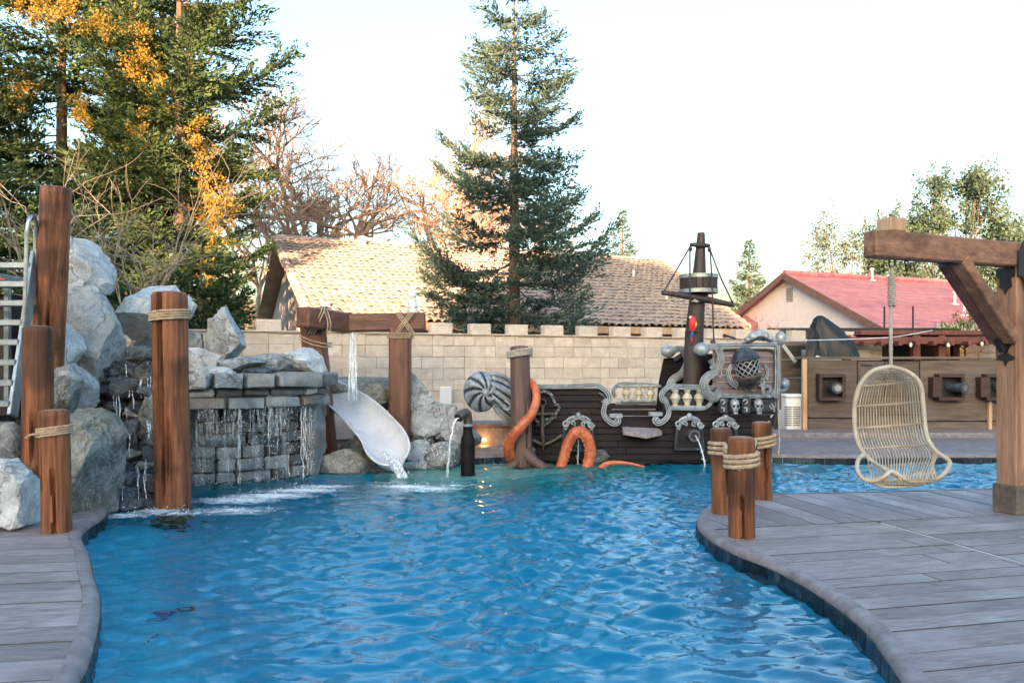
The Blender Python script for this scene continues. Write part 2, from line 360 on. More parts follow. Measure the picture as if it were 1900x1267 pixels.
mat('parrot_red', (.60, .02, .025), (.72, .04, .04), 9, .45, .1, var=0)
mat('parrot_blue', (.02, .10, .32), (.03, .16, .42), 9, .45, .1, var=0)
mat('parrot_yellow', (.75, .42, .02), (.85, .55, .05), 9, .45, .1, var=0)
mat('foam', (.80, .86, .88), (.92, .95, .96), 20, .5, .2, var=0)
mat('bulb', (.8, .75, .6), (.85, .8, .7), 5, .2, 0, var=0)
mat('lamp_glow', (.9, .6, .3), (.9, .6, .3), 5, .4, 0, var=0, emit=((1, .48, .14), 3.0))
mat('lens_grey', (.05, .06, .07), (.13, .15, .165), 9, .35, .1, var=.05, metal=.4)
leafmat('needle', (.045, .085, .074), (.15, .215, .165), .28)
leafmat('needle_left', (.024, .055, .028), (.12, .175, .075), .3, 1.0)
leafmat('needle_sunlit', (.10, .085, .022), (.30, .22, .06), .45, 1.4)  # lit colours: the gold tint puts sunlight into the needles
leafmat('needle_far', (.045, .085, .06), (.12, .165, .105), .3)
leafmat('leaf_grey', (.075, .115, .085), (.17, .20, .15), .3, .7)
leafmat('leaf_bush', (.05, .12, .02), (.16, .26, .05), .35, 3)
leafmat('leaf_dry', (.22, .15, .095), (.38, .29, .20), .3, 3)
# falling water: bright, half clear
def water_mats():
    m = bpy.data.materials.new('stream'); m.use_nodes = True; t = m.node_tree; N = t.nodes; L = t.links; MT['stream'] = m
    b = N['Principled BSDF']; b.inputs['Base Color'].default_value = (.86, .92, .95, 1); b.inputs['Roughness'].default_value = .15
    tr = N.new('ShaderNodeBsdfTransparent'); mx = N.new('ShaderNodeMixShader'); geo = N.new('ShaderNodeNewGeometry'); n = N.new('ShaderNodeTexNoise'); n.inputs['Scale'].default_value = 22
    mpn = N.new('ShaderNodeMapping'); mpn.inputs['Scale'].default_value = (1.6, 1.6, .35); L.new(geo.outputs['Position'], mpn.inputs[0]); L.new(mpn.outputs[0], n.inputs['Vector'])
    r = N.new('ShaderNodeValToRGB'); r.color_ramp.elements[0].position = .36; r.color_ramp.elements[1].position = .62
    r.color_ramp.elements[0].color = (.15,) * 3 + (1,); r.color_ramp.elements[1].color = (.92,) * 3 + (1,)
    L.new(n.outputs['Fac'], r.inputs[0]); L.new(r.outputs[0], mx.inputs[0]); L.new(tr.outputs[0], mx.inputs[1]); L.new(b.outputs[0], mx.inputs[2]); L.new(mx.outputs[0], N['Material Output'].inputs[0])
    m = bpy.data.materials.new('pool_water'); m.use_nodes = True; t = m.node_tree; N = t.nodes; L = t.links; MT['pool_water'] = m
    N.remove(N['Principled BSDF']); g = N.new('ShaderNodeBsdfGlass'); g.inputs['IOR'].default_value = 1.333; g.inputs['Roughness'].default_value = 0.0
    g.inputs['Color'].default_value = (1, 1, 1, 1)
    geo = N.new('ShaderNodeNewGeometry'); n = N.new('ShaderNodeTexNoise'); n.inputs['Scale'].default_value = 9; n.inputs['Detail'].default_value = 3
    mp = N.new('ShaderNodeMapping'); mp.inputs['Scale'].default_value = (.55, 1.3, 1); L.new(geo.outputs['Position'], mp.inputs[0]); L.new(mp.outputs[0], n.inputs['Vector'])
    bu = N.new('ShaderNodeBump'); bu.inputs['Strength'].default_value = .25; bu.inputs['Distance'].default_value = .02; L.new(n.outputs['Fac'], bu.inputs['Height']); L.new(bu.outputs[0], g.inputs['Normal'])
    L.new(g.outputs[0], N['Material Output'].inputs['Surface'])
    va = N.new('ShaderNodeVolumeAbsorption'); va.inputs['Color'].default_value = (.0, .937, .964, 1); va.inputs['Density'].default_value = 1.8
    L.new(va.outputs[0], N['Material Output'].inputs['Volume'])
    m = MT['stream'].copy(); m.name = 'veil'; MT['veil'] = m
    for n_ in m.node_tree.nodes:
        if n_.type == 'VALTORGB': n_.color_ramp.elements[0].position = .45; n_.color_ramp.elements[1].position = .80; n_.color_ramp.elements[0].color = (0, 0, 0, 1); n_.color_ramp.elements[1].color = (.5,) * 3 + (1,)
        if n_.type == 'MAPPING': n_.inputs['Scale'].default_value = (2.2, 2.2, .22)
def froth_mat():                                             # patchy white froth, thinning out to clear water
    m = bpy.data.materials.new('froth'); m.use_nodes = True; t = m.node_tree; N = t.nodes; L = t.links; MT['froth'] = m; b = N['Principled BSDF']; b.inputs['Base Color'].default_value = (.84, .90, .92, 1); b.inputs['Roughness'].default_value = .6
    at = N.new('ShaderNodeAttribute'); at.attribute_name = 'thick'; geo = N.new('ShaderNodeNewGeometry'); n = N.new('ShaderNodeTexNoise'); n.inputs['Scale'].default_value = 13; n.inputs['Detail'].default_value = 8; n.inputs['Roughness'].default_value = .7; L.new(geo.outputs['Position'], n.inputs['Vector'])
    a1 = N.new('ShaderNodeMath'); a1.operation = 'MULTIPLY_ADD'; L.new(at.outputs['Fac'], a1.inputs[0]); a1.inputs[1].default_value = .55; L.new(n.outputs['Fac'], a1.inputs[2]); r = N.new('ShaderNodeMapRange'); r.inputs['From Min'].default_value = .62; r.inputs['From Max'].default_value = 1.0; r.inputs['To Max'].default_value = .95; L.new(a1.outputs[0], r.inputs['Value'])
    tr = N.new('ShaderNodeBsdfTransparent'); mx = N.new('ShaderNodeMixShader'); L.new(r.outputs[0], mx.inputs[0]); L.new(tr.outputs[0], mx.inputs[1]); L.new(b.outputs[0], mx.inputs[2]); L.new(mx.outputs[0], N['Material Output'].inputs[0])
water_mats(); froth_mat()
# ================================================================ ground, pool, decks, water
ca, sa = math.cos(R(23)), math.sin(R(23))
U = Vector((ca, sa, 0)); V_ = Vector((-sa, ca, 0))           # the plot's grid: the walls and both houses follow it
left_edge = [(-1.3, 2.0), (-1.75, 2.8), (-1.94, 3.5), (-2.09, 3.94), (-2.47, 4.76), (-2.83, 5.37), (-3.2, 6.0), (-3.55, 6.55), (-3.72, 6.95), (-3.82, 7.4), (-4.0, 7.85)]
rock_edge = [(-4.35, 8.4), (-4.55, 9.2), (-4.45, 10.0), (-3.6, 10.75), (-2.7, 11.35), (-2.0, 11.4), (-1.5, 11.75), (-.95, 12.1), (-.3, 12.35)]
far_edge = [(.6, 12.75), (2.0, 12.9), (3.4, 12.85), (4.05, 12.4), (4.9, 12.25), (6.0, 12.3), (8.0, 12.35), (10.5, 12.2), (12.0, 11.6)]
pen_edge = [(12.2, 10.6), (11.2, 9.9), (9.0, 9.5), (7.2, 9.25), (5.5, 9.0), (4.2, 8.82), (3.2, 8.68), (2.65, 8.6), (2.2, 8.32), (1.87, 7.75), (1.68, 7.2), (1.63, 6.67),
            (1.70, 6.08), (1.853, 5.59), (1.93, 4.985), (1.926, 4.356), (1.85, 3.94), (1.75, 3.5), (1.55, 2.8), (1.2, 2.1), (.5, 1.55), (-.5, 1.45)]
def sm(pts): return [Vector((p.x, p.y)) for p in cr([(x, y, 0) for x, y in pts], 5, True)]
POOL = sm(left_edge + rock_edge + far_edge + pen_edge)
nP = len(POOL)
def inside(x, y, poly):
    c = False; j = len(poly) - 1
    for i in range(len(poly)):
        a, b = poly[i], poly[j]
        if (a[1] > y) != (b[1] > y) and x < (b[0] - a[0]) * (y - a[1]) / (b[1] - a[1]) + a[0]: c = not c
        j = i
    return c
def offset(poly, d):                                        # positive d moves outward of the pool
    out = []; n = len(poly)
    A = sum(poly[i][0] * poly[(i + 1) % n][1] - poly[(i + 1) % n][0] * poly[i][1] for i in range(n)); s = 1 if A > 0 else -1
    for i in range(n):
        t = (Vector(poly[(i + 1) % n]) - Vector(poly[i - 1])).normalized()
        out.append(Vector(poly[i]) + Vector((t.y, -t.x)) * d * s)
    return out
def sheet(outer, holes, z):
    loops = [[Vector((p[0], p[1], 0)) for p in outer]] + [[Vector((p[0], p[1], 0)) for p in h] for h in holes]
    tr = tessellate_polygon(loops); V = [(p.x, p.y, z) for l in loops for p in l]
    return V, [tuple(t) for t in tr]
POUT = offset(POOL, .10)
V, Q = sheet([(-900, -500), (900, -500), (900, 1600), (-900, 1600)], [POUT], -.09)
struct(link_mesh('ground', mesh_from('ground', V, Q), 'soil'))
# pool shell
m = MB(); m.grid([[(p.x, p.y, -.05) for p in POOL], [(p.x, p.y, -1.5) for p in POOL]], True)
V, Q = sheet(POOL, [], -1.35); m.add(V, Q)
STEP = offset(POOL, -.55)
pool_shell = struct(m.build('pool_shell', 'plaster', None))
m = MB()                                                    # submerged bench along the left side
lp = POOL[10:60]; li = STEP[10:60]
m.grid([[(a.x + (b.x - a.x) * k, a.y + (b.y - a.y) * k, z) for a, b in zip(lp, li)] for k, z in ((0, -.55), (.4, -.56), (.75, -.62), (1.05, -.78), (1.4, -1.02), (1.8, -1.24), (2.2, -1.37))]); m.build('bench_step', 'plaster', pool_shell, 180)
m = MB(); led = [(-2.1, 11.5), (-1.2, 10.85), (-.3, 10.75), (.6, 11.3), (1.3, 12.0), (2.1, 12.5), (2.2, 13.05), (.4, 13.0), (-1.0, 12.75), (-2.4, 12.2)]
led = [(p.x, p.y) for p in cr([(x, y, 0) for x, y in led], 4, True)]
V, Q = sheet(led, [], -.30); m.add(V, Q); m.grid([[(x, y, -.30) for x, y in led], [(x, y, -1.36) for x, y in led]], True)
m.build('shallow_ledge', 'ledge', pool_shell)
# water body
xs = np.arange(-4.75, 12.4, .032); ys = np.arange(1.3, 13.1, .032)
X, Y = np.meshgrid(xs, ys); Z = np.zeros_like(X); rng = np.random.RandomState(3)
for i in range(70):
    lam = .07 * (5.0 ** rng.rand()); th = rng.normal(-math.pi / 2, .7); k = 2 * math.pi / lam
    amp = .0037 * (lam / .35) ** 1.05
    Z += amp * np.sin(k * (X * math.cos(th) + Y * math.sin(th)) + rng.rand() * 6.28)
env = .42 + .62 * (np.sin(X * .9 + Y * .55 + 1) * np.sin(Y * .75 - X * .35) * .5 + .5)
Z *= env * 1.0
POUT5 = offset(POOL, .03); pa = np.array([(p.x, p.y) for p in POUT5])
cxs = (X[:-1, :-1] + .016).ravel(); cys = (Y[:-1, :-1] + .016).ravel(); ins = np.zeros(len(cxs), bool); j = len(pa) - 1
for i in range(len(pa)):
    a, b = pa[i], pa[j]; cnd = (a[1] > cys) != (b[1] > cys)
    with np.errstate(divide='ignore', invalid='ignore'): xi = (b[0] - a[0]) * (cys - a[1]) / (b[1] - a[1]) + a[0]
    ins ^= cnd & (cxs < xi); j = i
nx = len(xs); ii = np.arange(X.size).reshape(X.shape)
quads = np.stack([ii[:-1, :-1].ravel(), ii[:-1, 1:].ravel(), ii[1:, 1:].ravel(), ii[1:, :-1].ravel()], 1)[ins]
used = np.unique(quads); rem = -np.ones(X.size, int); rem[used] = np.arange(len(used)); quads = rem[quads]
top = np.stack([X.ravel()[used], Y.ravel()[used], WZ + Z.ravel()[used]], 1); bot = top.copy(); bot[:, 2] = -1.55; nn = len(used)
ed = np.concatenate([quads[:, [0, 1]], quads[:, [1, 2]], quads[:, [2, 3]], quads[:, [3, 0]]]); key = set(map(tuple, ed)); bd = [e for e in map(tuple, ed) if (e[1], e[0]) not in key]
bu_ = sorted(set(i for e in bd for i in e)); bi = {v: nn + k for k, v in enumerate(bu_)}
allv = np.concatenate([top, bot[bu_]]); faces = quads.tolist() + [(e[1], e[0], bi[e[0]], bi[e[1]]) for e in bd]
# close the bottom with the boundary loops
nxt = {e[0]: e[1] for e in bd}; seen = set()
for s0 in list(nxt):
    if s0 in seen: continue
    loop = []; cur = s0
    while cur not in seen and cur in nxt: seen.add(cur); loop.append(bi[cur]); cur = nxt[cur]
    if len(loop) > 8: faces.append(tuple(reversed(loop)))
me = mesh_from('pool_water', allv.tolist(), faces, 180); struct(link_mesh('pool_water', me, 'pool_water'))
def wave_z(x, y): return WZ

# ---- deck: a slab with the pool cut out, stamped planks as pieces on it, a rounded coping along the edge
DECKR = [(-9.5, -4), (13.5, -4), (13.5, 16.8), (-9.5, 16.8)]
COPE = offset(POOL, .16)
V, Q = sheet(DECKR, [offset(POOL, .02)], -.022)
m = MB(); m.add(V, Q); patio = struct(m.build('patio_deck', 'deck_joint', None))
def coping(i0, i1, name):
    mb = MB(); rows = []
    idx = [k % nP for k in range(i0, i1 + 1)]; o = offset(POOL, 1.0)
    for k in idx:
        p = POOL[k]; nrm = (o[k] - p).normalized(); r = []
        for a in range(7):
            t = math.pi / 2 + a / 6 * math.pi
            r.append((p.x + nrm.x * (.035 + .045 * math.cos(t)), p.y + nrm.y * (.035 + .045 * math.cos(t)), -.045 + .049 * math.sin(t)))
        q = p + nrm * .085; r.insert(0, (q.x, q.y, .004)); r.append((q.x, q.y, -.094)); rows.append(r)
    mb.grid(rows); return mb.build(name, 'coping', patio, 60)
coping(-1, 52, 'coping')                                    # left deck
i_far = 5 * (len(left_edge) + len(rock_edge) + 3); i_pen = 5 * (len(left_edge) + len(rock_edge) + len(far_edge))
coping(i_far, i_pen, 'coping'); coping(i_pen, nP, 'coping')
def planks(region, ang, width, name, zt=0.0, gap=.010, seed=1, cut=None, length=None, mat_='deck'):
    rnd = random.Random(seed); c, s = math.cos(ang), math.sin(ang); d = Vector((c, s)); nv = Vector((-s, c))
    V, Q = sheet(region, [], 0); lo = min(nv.dot(Vector(p)) for p in region); hi = max(nv.dot(Vector(p)) for p in region); y = lo; cnt = 0
    while y < hi:
        w = width * (.75 + .5 * rnd.random()); z = zt + rnd.uniform(-.002, .002)
        dl = min(d.dot(Vector(p)) for p in region); dh = max(d.dot(Vector(p)) for p in region); segs = [dl]
        if length:
            xx = dl + rnd.random() * length
            while xx < dh: segs.append(xx); xx += length * (.8 + .5 * rnd.random())
        segs.append(dh)
        for x0, x1 in zip(segs[:-1], segs[1:]):
            bm = bmesh.new(); vv = [bm.verts.new((p[0], p[1], 0)) for p in V]
            for q in Q: bm.faces.new([vv[k] for k in q])
            for co, no in ((nv * (y + gap / 2), -nv), (nv * (y + w - gap / 2), nv), (d * (x0 + gap / 2), -d), (d * (x1 - gap / 2), d)):
                bmesh.ops.bisect_plane(bm, geom=bm.verts[:] + bm.edges[:] + bm.faces[:], plane_co=(co.x, co.y, 0), plane_no=(no.x, no.y, 0), clear_outer=True, dist=1e-6)
            if bm.faces:
                bmesh.ops.dissolve_limit(bm, angle_limit=.01, verts=bm.verts[:], edges=bm.edges[:])
                bmesh.ops.recalc_face_normals(bm, faces=bm.faces)
                for f in bm.faces:
                    if f.normal.z < 0: f.normal_flip()
                ar = sum(f.calc_area() for f in bm.faces)
                if ar > .004:
                    ret = bmesh.ops.extrude_face_region(bm, geom=bm.faces[:])
                    for v in [g for g in ret['geom'] if isinstance(g, bmesh.types.BMVert)]: v.co.z += .022
                    me = bpy.data.meshes.new(name); cx_ = sum(v.co.x for v in bm.verts) / len(bm.verts); cy_ = sum(v.co.y for v in bm.verts) / len(bm.verts)
                    rot = Matrix.Rotation(-ang, 3, 'Z')
                    for v in bm.verts: v.co = rot @ (v.co - Vector((cx_, cy_, 0)))
                    bm.to_mesh(me); me.polygons.foreach_set('use_smooth', [False] * len(me.polygons)); me.materials.append(MT[mat_]); me.materials.append(MT['deck_joint'])
                    for pg in me.polygons: pg.material_index = 0 if abs(pg.normal.z) > .5 else 1      # dirt-dark stamped grooves
                    o = link_mesh(name, me, mat_, patio, Vector((cx_, cy_, z - .0215)) - wloc(patio)); o.rotation_euler = (0, 0, ang); cnt += 1
            bm.free()
        y += w
    return cnt
# deck regions, kept clear of the coping
C16 = offset(POOL, .086)
nl = 5 * len(left_edge)
left_reg = [(-9.0, 1.2)] + [(p.x, p.y) for p in C16[2:nl - 2]] + [(-4.6, 8.4), (-9.0, 8.2)]
planks(left_reg, R(9), .23, 'deck_plank', seed=3)
A12 = R(13); dA = Vector((math.cos(A12), math.sin(A12))); nA = Vector((-math.sin(A12), math.cos(A12)))
pr = C16[i_pen + 5:nP - 12]
pen_reg = [(p.x, p.y) for p in pr] + [(2.2, 1.2), (12.5, 1.2), (12.8, 9.6)]
def clip_poly(reg, co, no):                                  # keep the side where (p-co).no < 0
    V, Q = sheet(reg, [], 0); bm = bmesh.new(); vv = [bm.verts.new((p[0], p[1], 0)) for p in V]
    for q in Q: bm.faces.new([vv[k] for k in q])
    bmesh.ops.bisect_plane(bm, geom=bm.verts[:] + bm.edges[:] + bm.faces[:], plane_co=(co.x, co.y, 0), plane_no=(no.x, no.y, 0), clear_outer=True)
    bmesh.ops.dissolve_limit(bm, angle_limit=.002, verts=bm.verts[:], edges=bm.edges[:])
    bm.edges.ensure_lookup_table()
    f = max(bm.faces, key=lambda f: f.calc_area()); out = [(v.co.x, v.co.y) for v in f.verts]; bm.free(); return out
jp = Vector((3.25, 7.09))                                    # where the two plank directions meet
front = clip_poly(pen_reg, jp + nA * -.0, nA); back = clip_poly(pen_reg, jp + nA * .012, -nA)
jn = Vector((3.25, 7.09)); fl = clip_poly(front, jn - dA * .012, dA); fr_ = clip_poly(front, jn + dA * .012, -dA)
planks(fl, A12, .235, 'deck_plank', seed=5, length=3.1); planks(fr_, A12, .235, 'deck_plank', seed=8, length=3.3)
planks(back, A12 + R(90), .26, 'deck_plank', seed=9, length=2.2)
m = MB(); a = jn - nA * .05; b = jn - nA * 6.0
m.beam((a.x, a.y, -.011), (b.x, b.y, -.011), .018, .02); m.build('expansion_joint', 'joint_line', patio)
# far deck strips behind the pool on the right
far_reg = [(p.x, p.y) for p in C16[i_far:i_pen - 3]] + [(12.6, 15.9), (3.3, 15.9), (3.3, 13.3)]
planks(far_reg, R(4), .9, 'deck_slab', seed=11, length=2.4, mat_='coping')
# waterline tiles under the coping
def tiles(i0, i1, seed):
    rnd = random.Random(seed); o = offset(POOL, -1.0)
    pl = [Vector((POOL[k % nP].x, POOL[k % nP].y, 0)) for k in range(i0, i1 + 1)]; pts = resample(pl, .155); k = 0
    for a, b in zip(pts[:-1], pts[1:]):
        mid = (a + b) / 2; t = (b - a).normalized(); nrm = Vector((t.y, -t.x, 0))
        if inside(mid.x + nrm.x * .1, mid.y + nrm.y * .1, POOL) is False: nrm = -nrm
        M = Matrix((t, nrm, Vector((0, 0, 1)))).transposed(); h = .20 + rnd.uniform(-.008, .008)
        mb = MB(); mb.box((mid.x + nrm.x * .006, mid.y + nrm.y * .006, -.052 - h / 2), ((b - a).length - .008, .016 + rnd.uniform(0, .008), h), M, .004); mb.build('waterline_tile', 'tile', pool_shell, None, False)
tiles(0, 55, 1); tiles(86, i_far, 4); coping(86, i_far, 'coping'); tiles(i_far, i_pen - 2, 2); tiles(i_pen + 12, nP - 8, 3)
# ================================================================ rocks
def rock_mesh(name, rx, ry, rz, seed, cuts=10, sub=4, box=.75, rough=.12, cutlo=.58, spec_cuts=()):
    rnd = random.Random(seed); bm = bmesh.new(); bmesh.ops.create_icosphere(bm, subdivisions=sub, radius=1)
    co = np.array([v.co[:] for v in bm.verts]); co = np.sign(co) * np.abs(co) ** box; co /= np.max(np.abs(co))
    pl = []
    for _ in range(cuts):
        n = Vector((rnd.gauss(0, 1), rnd.gauss(0, 1), rnd.gauss(0, .8))).normalized(); pl.append((n, rnd.uniform(cutlo, .92)))
    for n, d in list(spec_cuts): pl.append((Vector(n).normalized(), d))
    for n, d in pl:
        n = np.array(n[:]); s = co @ n; over = np.maximum(s - d, 0); co -= np.outer(over * .97, n)
    sz = np.array((rx, ry, rz)); mean = (rx * ry * rz) ** (1 / 3); off = Vector((seed * 3.7, seed * 1.3, 0))
    for i, v in enumerate(bm.verts):
        p = Vector(co[i]); q = Vector((p.x * rx, p.y * ry, p.z * rz)) / mean
        d = noise.fractal(q * 1.6 + off, 1.0, 2.1, 3) * rough + (abs(noise.noise(q * 3.1 + off)) - .2) * rough * .9 + noise.noise(q * 9 + off) * rough * .28
        p = p * (1 + d); v.co = (p.x * rx, p.y * ry, p.z * rz)
    me = bpy.data.meshes.new(name); bm.to_mesh(me); bm.free()
    me.polygons.foreach_set('use_smooth', [True] * len(me.polygons)); me.set_sharp_from_angle(angle=R(22)); return me
def boulder(px, py, hw, hh, D, mt, seed, label, depth=None, cuts=10, roll=0, group=None, name='boulder', cuts2=(), box=.75, parent=None, rz=None):
    c = P(px, py, D); rx = hw / F * D; rz_ = hh / F * D; ry = depth or (rx * .9 + .05)
    me = rock_mesh(name, rx, ry, rz_, seed, cuts, spec_cuts=cuts2, box=box)
    if parent is not None: o = child_mesh(name, me, mt, parent, c)
    else: o = link_mesh(name, me, mt, None, c); tag(o, label, 'boulder', group)
    o.rotation_euler = (0, roll, (rz if rz is not None else random.Random(seed).uniform(-.3, .3))); return o
B = boulder
B(158, 506, 62, 66, 9.7, 'rock_pale', 45, 'pale grey boulder crowning the rock waterfall, right of the tallest log', .55, 7, .1, cuts2=(((1, 0, .9), .62), ((-.6, -.6, -.9), .7)))
B(172, 622, 60, 98, 9.35, 'rock_pale', 12, 'tall flat-faced pale blue slab of rock below the crowning boulder', .40, 6, -.08, cuts2=(((.1, -1, .1), .55), ((1, 0, -.75), .6)), box=.6)
B(282, 578, 70, 56, 10.3, 'rock_pale', 13, 'white boulder behind the roped tall log, above the cascade', .5, 8, 0, cuts2=(((0, -.4, 1), .6), ((-.9, -.3, .6), .66)))
B(108, 655, 36, 55, 8.75, 'rock_pale', 14, 'grey block of rock right of the middle log, below the tall slab', .35, 9, .1)
B(140, 720, 36, 46, 8.6, 'rock', 15, 'grey rock with pale veins over the big rounded boulder', .34, 10, -.2)
B(112, 745, 30, 50, 8.3, 'rock_olive', 24, 'narrow olive grey rock wedged between the middle log and rounded boulder', .3, 9, .2)
B(160, 862, 56, 104, 7.75, 'rock_olive', 16, 'large rounded boulder with pale top beside the short roped log', .46, 7, 0, cuts2=(((0, -1, .25), .72), ((1, -.3, -.55), .66)), box=.7)
B(20, 928, 60, 74, 6.95, 'rock_pale', 17, 'big pale boulder on the left deck beside the short roped log', .42, 8, 0, cuts2=(((0, -1, .1), .7),))
B(8, 858, 46, 100, 7.5, 'rock_olive', 18, 'grey boulder at the foot of the metal ladder', .4, 9, 0)
B(420, 622, 46, 54, 10.75, 'rock', 19, 'pointed upright grey boulder on the grotto roof in front of block wall', .3, 9, .12, cuts2=(((1, 0, .75), .45), ((-1, 0, .2), .62)))
B(557, 668, 56, 32, 11.0, 'rock_pale', 20, 'pale wedge-shaped boulder on the grotto roof beside the slide frame', .42, 9, .1, cuts2=(((-1, 0, 1.3), .5), ((.6, -.6, .8), .6)))
B(625, 868, 68, 38, 11.45, 'rock_olive', 21, 'olive grey boulder at the waterline below the slide', .42, 9, 0, cuts2=(((0, -1, .3), .6),))
B(672, 722, 76, 38, 12.6, 'rock_olive', 22, 'dark mottled ledge rock behind the slide flume', .5, 10, 0, cuts2=(((0, 0, 1), .6),))
B(772, 742, 50, 66, 12.5, 'rock', 23, 'blue grey rock right of the slide post, against block wall', .45, 10, 0, cuts2=(((1, 0, 1), .45),))
B(806, 776, 48, 46, 12.35, 'rock', 31, 'angular grey rock under the white utility box', .4, 10, 0, cuts2=(((0, 0, 1), .6), ((.5, -.9, .1), .6)))
B(845, 800, 46, 44, 12.45, 'rock', 25, 'smooth grey rock ending the rock bank beside the bench', .4, 8, 0, cuts2=(((1, 0, .9), .55),))
B(792, 852, 42, 46, 12.0, 'rock', 26, 'grey rock at the waterline right of the slide mouth', .34, 10, 0, cuts2=(((1, 0, 1), .5), ((0, -1, .2), .62)))
B(822, 842, 36, 26, 11.85, 'rock_olive', 27, 'low dark rock at the pool edge behind the bottle fountain', .3, 10, 0)
B(1112, 850, 20, 16, 12.2, 'rock_olive', 28, 'small rounded grey stone beside the arched tentacle', .15, 8, 0)
B(726, 868, 34, 26, 11.9, 'rock_wet', 29, 'dark wet rock under the slide mouth', .3, 10, 0)
B(662, 832, 32, 30, 11.7, 'rock_wet', 30, 'dark wet rock under the middle of the slide', .3, 10, 0)
B(1255, 790 + 12, 26, 30, 16.9, 'rock_pale', 33, 'pale stone by the white generator behind the ship', .3, 8, 0) if False else None
B(694, 882, 36, 20, 11.45, 'rock_wet', 34, 'low wet rock under the left rim of the slide mouth', .25, 9, 0)
B(748, 876, 36, 18, 11.75, 'rock_olive', 35, 'low mossy rock behind the slide mouth at the waterline', .25, 9, 0)
B(-85, 900, 62, 96, 7.6, 'rock', 36, 'large grey boulder left of the ladder foot, outside the view', .5, 9, 0)
B(-150, 860, 60, 110, 8.4, 'rock_pale', 37, 'tall pale boulder beyond the ladder, outside the view', .5, 9, 0)
# ---- the cascade: core, ledges and wet stones in one built thing
casc = thing('rock_waterfall', 'stepped cascade of dark wet stones between the pale boulders and tall roped log', 'waterfall', (-4.6, 9.0, -.2))
B(228, 850, 92, 175, 9.55, 'rock_wet', 41, '', .55, 9, 0, name='core', parent=casc, cuts2=(((0, -1, .5), .5),))
B(80, 760, 120, 170, 9.6, 'rock_wet', 42, '', .55, 9, 0, name='core', parent=casc)
B(300, 745, 60, 120, 10.15, 'rock_wet', 43, '', .5, 9, 0, name='core', parent=casc)
rnd = random.Random(5)
for k in range(46):
    t = k / 45; py = 655 + t * 290 + rnd.uniform(-8, 8); px = rnd.uniform(168, 292 if py < 860 else 300); 
    if py > 800: px = max(px, 215)
    D = 9.75 - 1.35 * t + rnd.uniform(-.12, .1)
    B(px, py, rnd.uniform(16, 34), rnd.uniform(8, 17), D, 'rock_wet' if rnd.random() < .72 else 'rock_olive', 100 + k, '', rnd.uniform(.16, .28), 9, rnd.uniform(-.25, .25), name='wet_stone', parent=casc, rz=rnd.uniform(-.5, .5))
for k, (px, py, hw, hh, D, mt) in enumerate([(275, 700, 26, 24, 9.3, 'rock_wet'), (235, 720, 30, 20, 9.2, 'rock_wet'), (240, 810, 26, 32, 8.85, 'rock_wet'), (275, 770, 16, 52, 8.9, 'rock_olive'), (283, 835, 16, 34, 8.75, 'rock_wet'),
        (240, 888, 34, 18, 8.6, 'stone_damp'), (280, 898, 26, 20, 8.55, 'stone_damp'), (232, 932, 30, 26, 8.35, 'rock_wet'), (272, 936, 26, 24, 8.4, 'rock_wet'), (205, 930, 18, 34, 8.2, 'rock_olive')]):
    B(px, py, hw, hh, D, mt, 160 + k, '', hw / F * D * .9, 8, 0, name='ledge_stone', parent=casc)
# thin falls over the cascade
for k in range(34):
    mb = MB(); px = rnd.uniform(205, 300); y0 = rnd.uniform(650, 890); pts = []
    yy = y0
    while yy < min(y0 + rnd.uniform(30, 90), 966):
        t = (yy - 655) / 290; pts.append(P(px, yy, 9.42 - 1.35 * t)); px += rnd.uniform(-1.6, 2); yy += 9
    if len(pts) > 3: mb.tube(cr(pts, 3), [rnd.uniform(.0012, .0065) for _ in range(3 * (len(pts) - 1) + 1)], 5); mb.build('water_stream', 'stream', casc, 180)

# ================================================================ the stone grotto with its overhanging ledge
gro = thing('stone_grotto', 'low stone grotto with overhanging slab roof and thin sheets of falling water', 'grotto', (-3.6, 10.6, -.3))
def plan(px, D): p = P(px, CY, D); return Vector((p.x, p.y, 0))
over = resample(cr([plan(338, 9.72), plan(400, 9.78), plan(480, 10.05), plan(560, 10.5), plan(604, 11.0)], 12), .02)
wallc = resample(cr([plan(325, 10.15), plan(400, 10.3), plan(480, 10.6), plan(550, 11.0), plan(600, 11.5)], 12), .02)
def masonry(curve, z0, z1, rows, avg, dep, mt, name, seed, proud=.03, parent=gro):
    rnd = random.Random(seed); L = (len(curve) - 1) * .02; zz = z0
    hs = [rnd.uniform(.75, 1.25) for _ in range(rows)]; sc_ = (z1 - z0) / sum(hs)
    for r in range(rows):
        h = hs[r] * sc_; x = -rnd.random() * avg * .6
        while x < L:
            w = avg * rnd.uniform(.55, 1.5); a = max(0, x); b = min(L - .001, x + w)
            if b - a > .05:
                pa_, pb_ = curve[int(a / .02)], curve[min(len(curve) - 1, int(b / .02))]; mid = (pa_ + pb_) / 2; t = (pb_ - pa_).normalized(); nr = Vector((t.y, -t.x, 0))
                M = Matrix((t, nr, Vector((0, 0, 1)))).transposed(); g = .014
                sx, sy, sz = ((pb_ - pa_).length - g) / 2, dep / 2, (h - g) / 2
                V, Q = CHB(sx, sy, sz, rnd.uniform(.012, .03)); c = mid + Vector((0, 0, zz + h / 2)) + nr * (rnd.uniform(-.5, 1) * proud)
                sk = rnd.uniform(-.12, .12)
                V = [Vector((p.x + (p.z * sk), p.y + rnd.uniform(-.01, .014), p.z + rnd.uniform(-.012, .012) + p.x * rnd.uniform(-.05, .05))) for p in V]
                mb = MB(); mb.add([c + M @ p for p in V], Q); mb.build(name, mt if not isinstance(mt, tuple) else mt[rnd.random() < .35], parent, 40, False)
            x += w
        zz += h
masonry(over, 1.10, 1.29, 1, .50, .5, ('stone', 'rock'), 'ledge_slab', 21, .03)
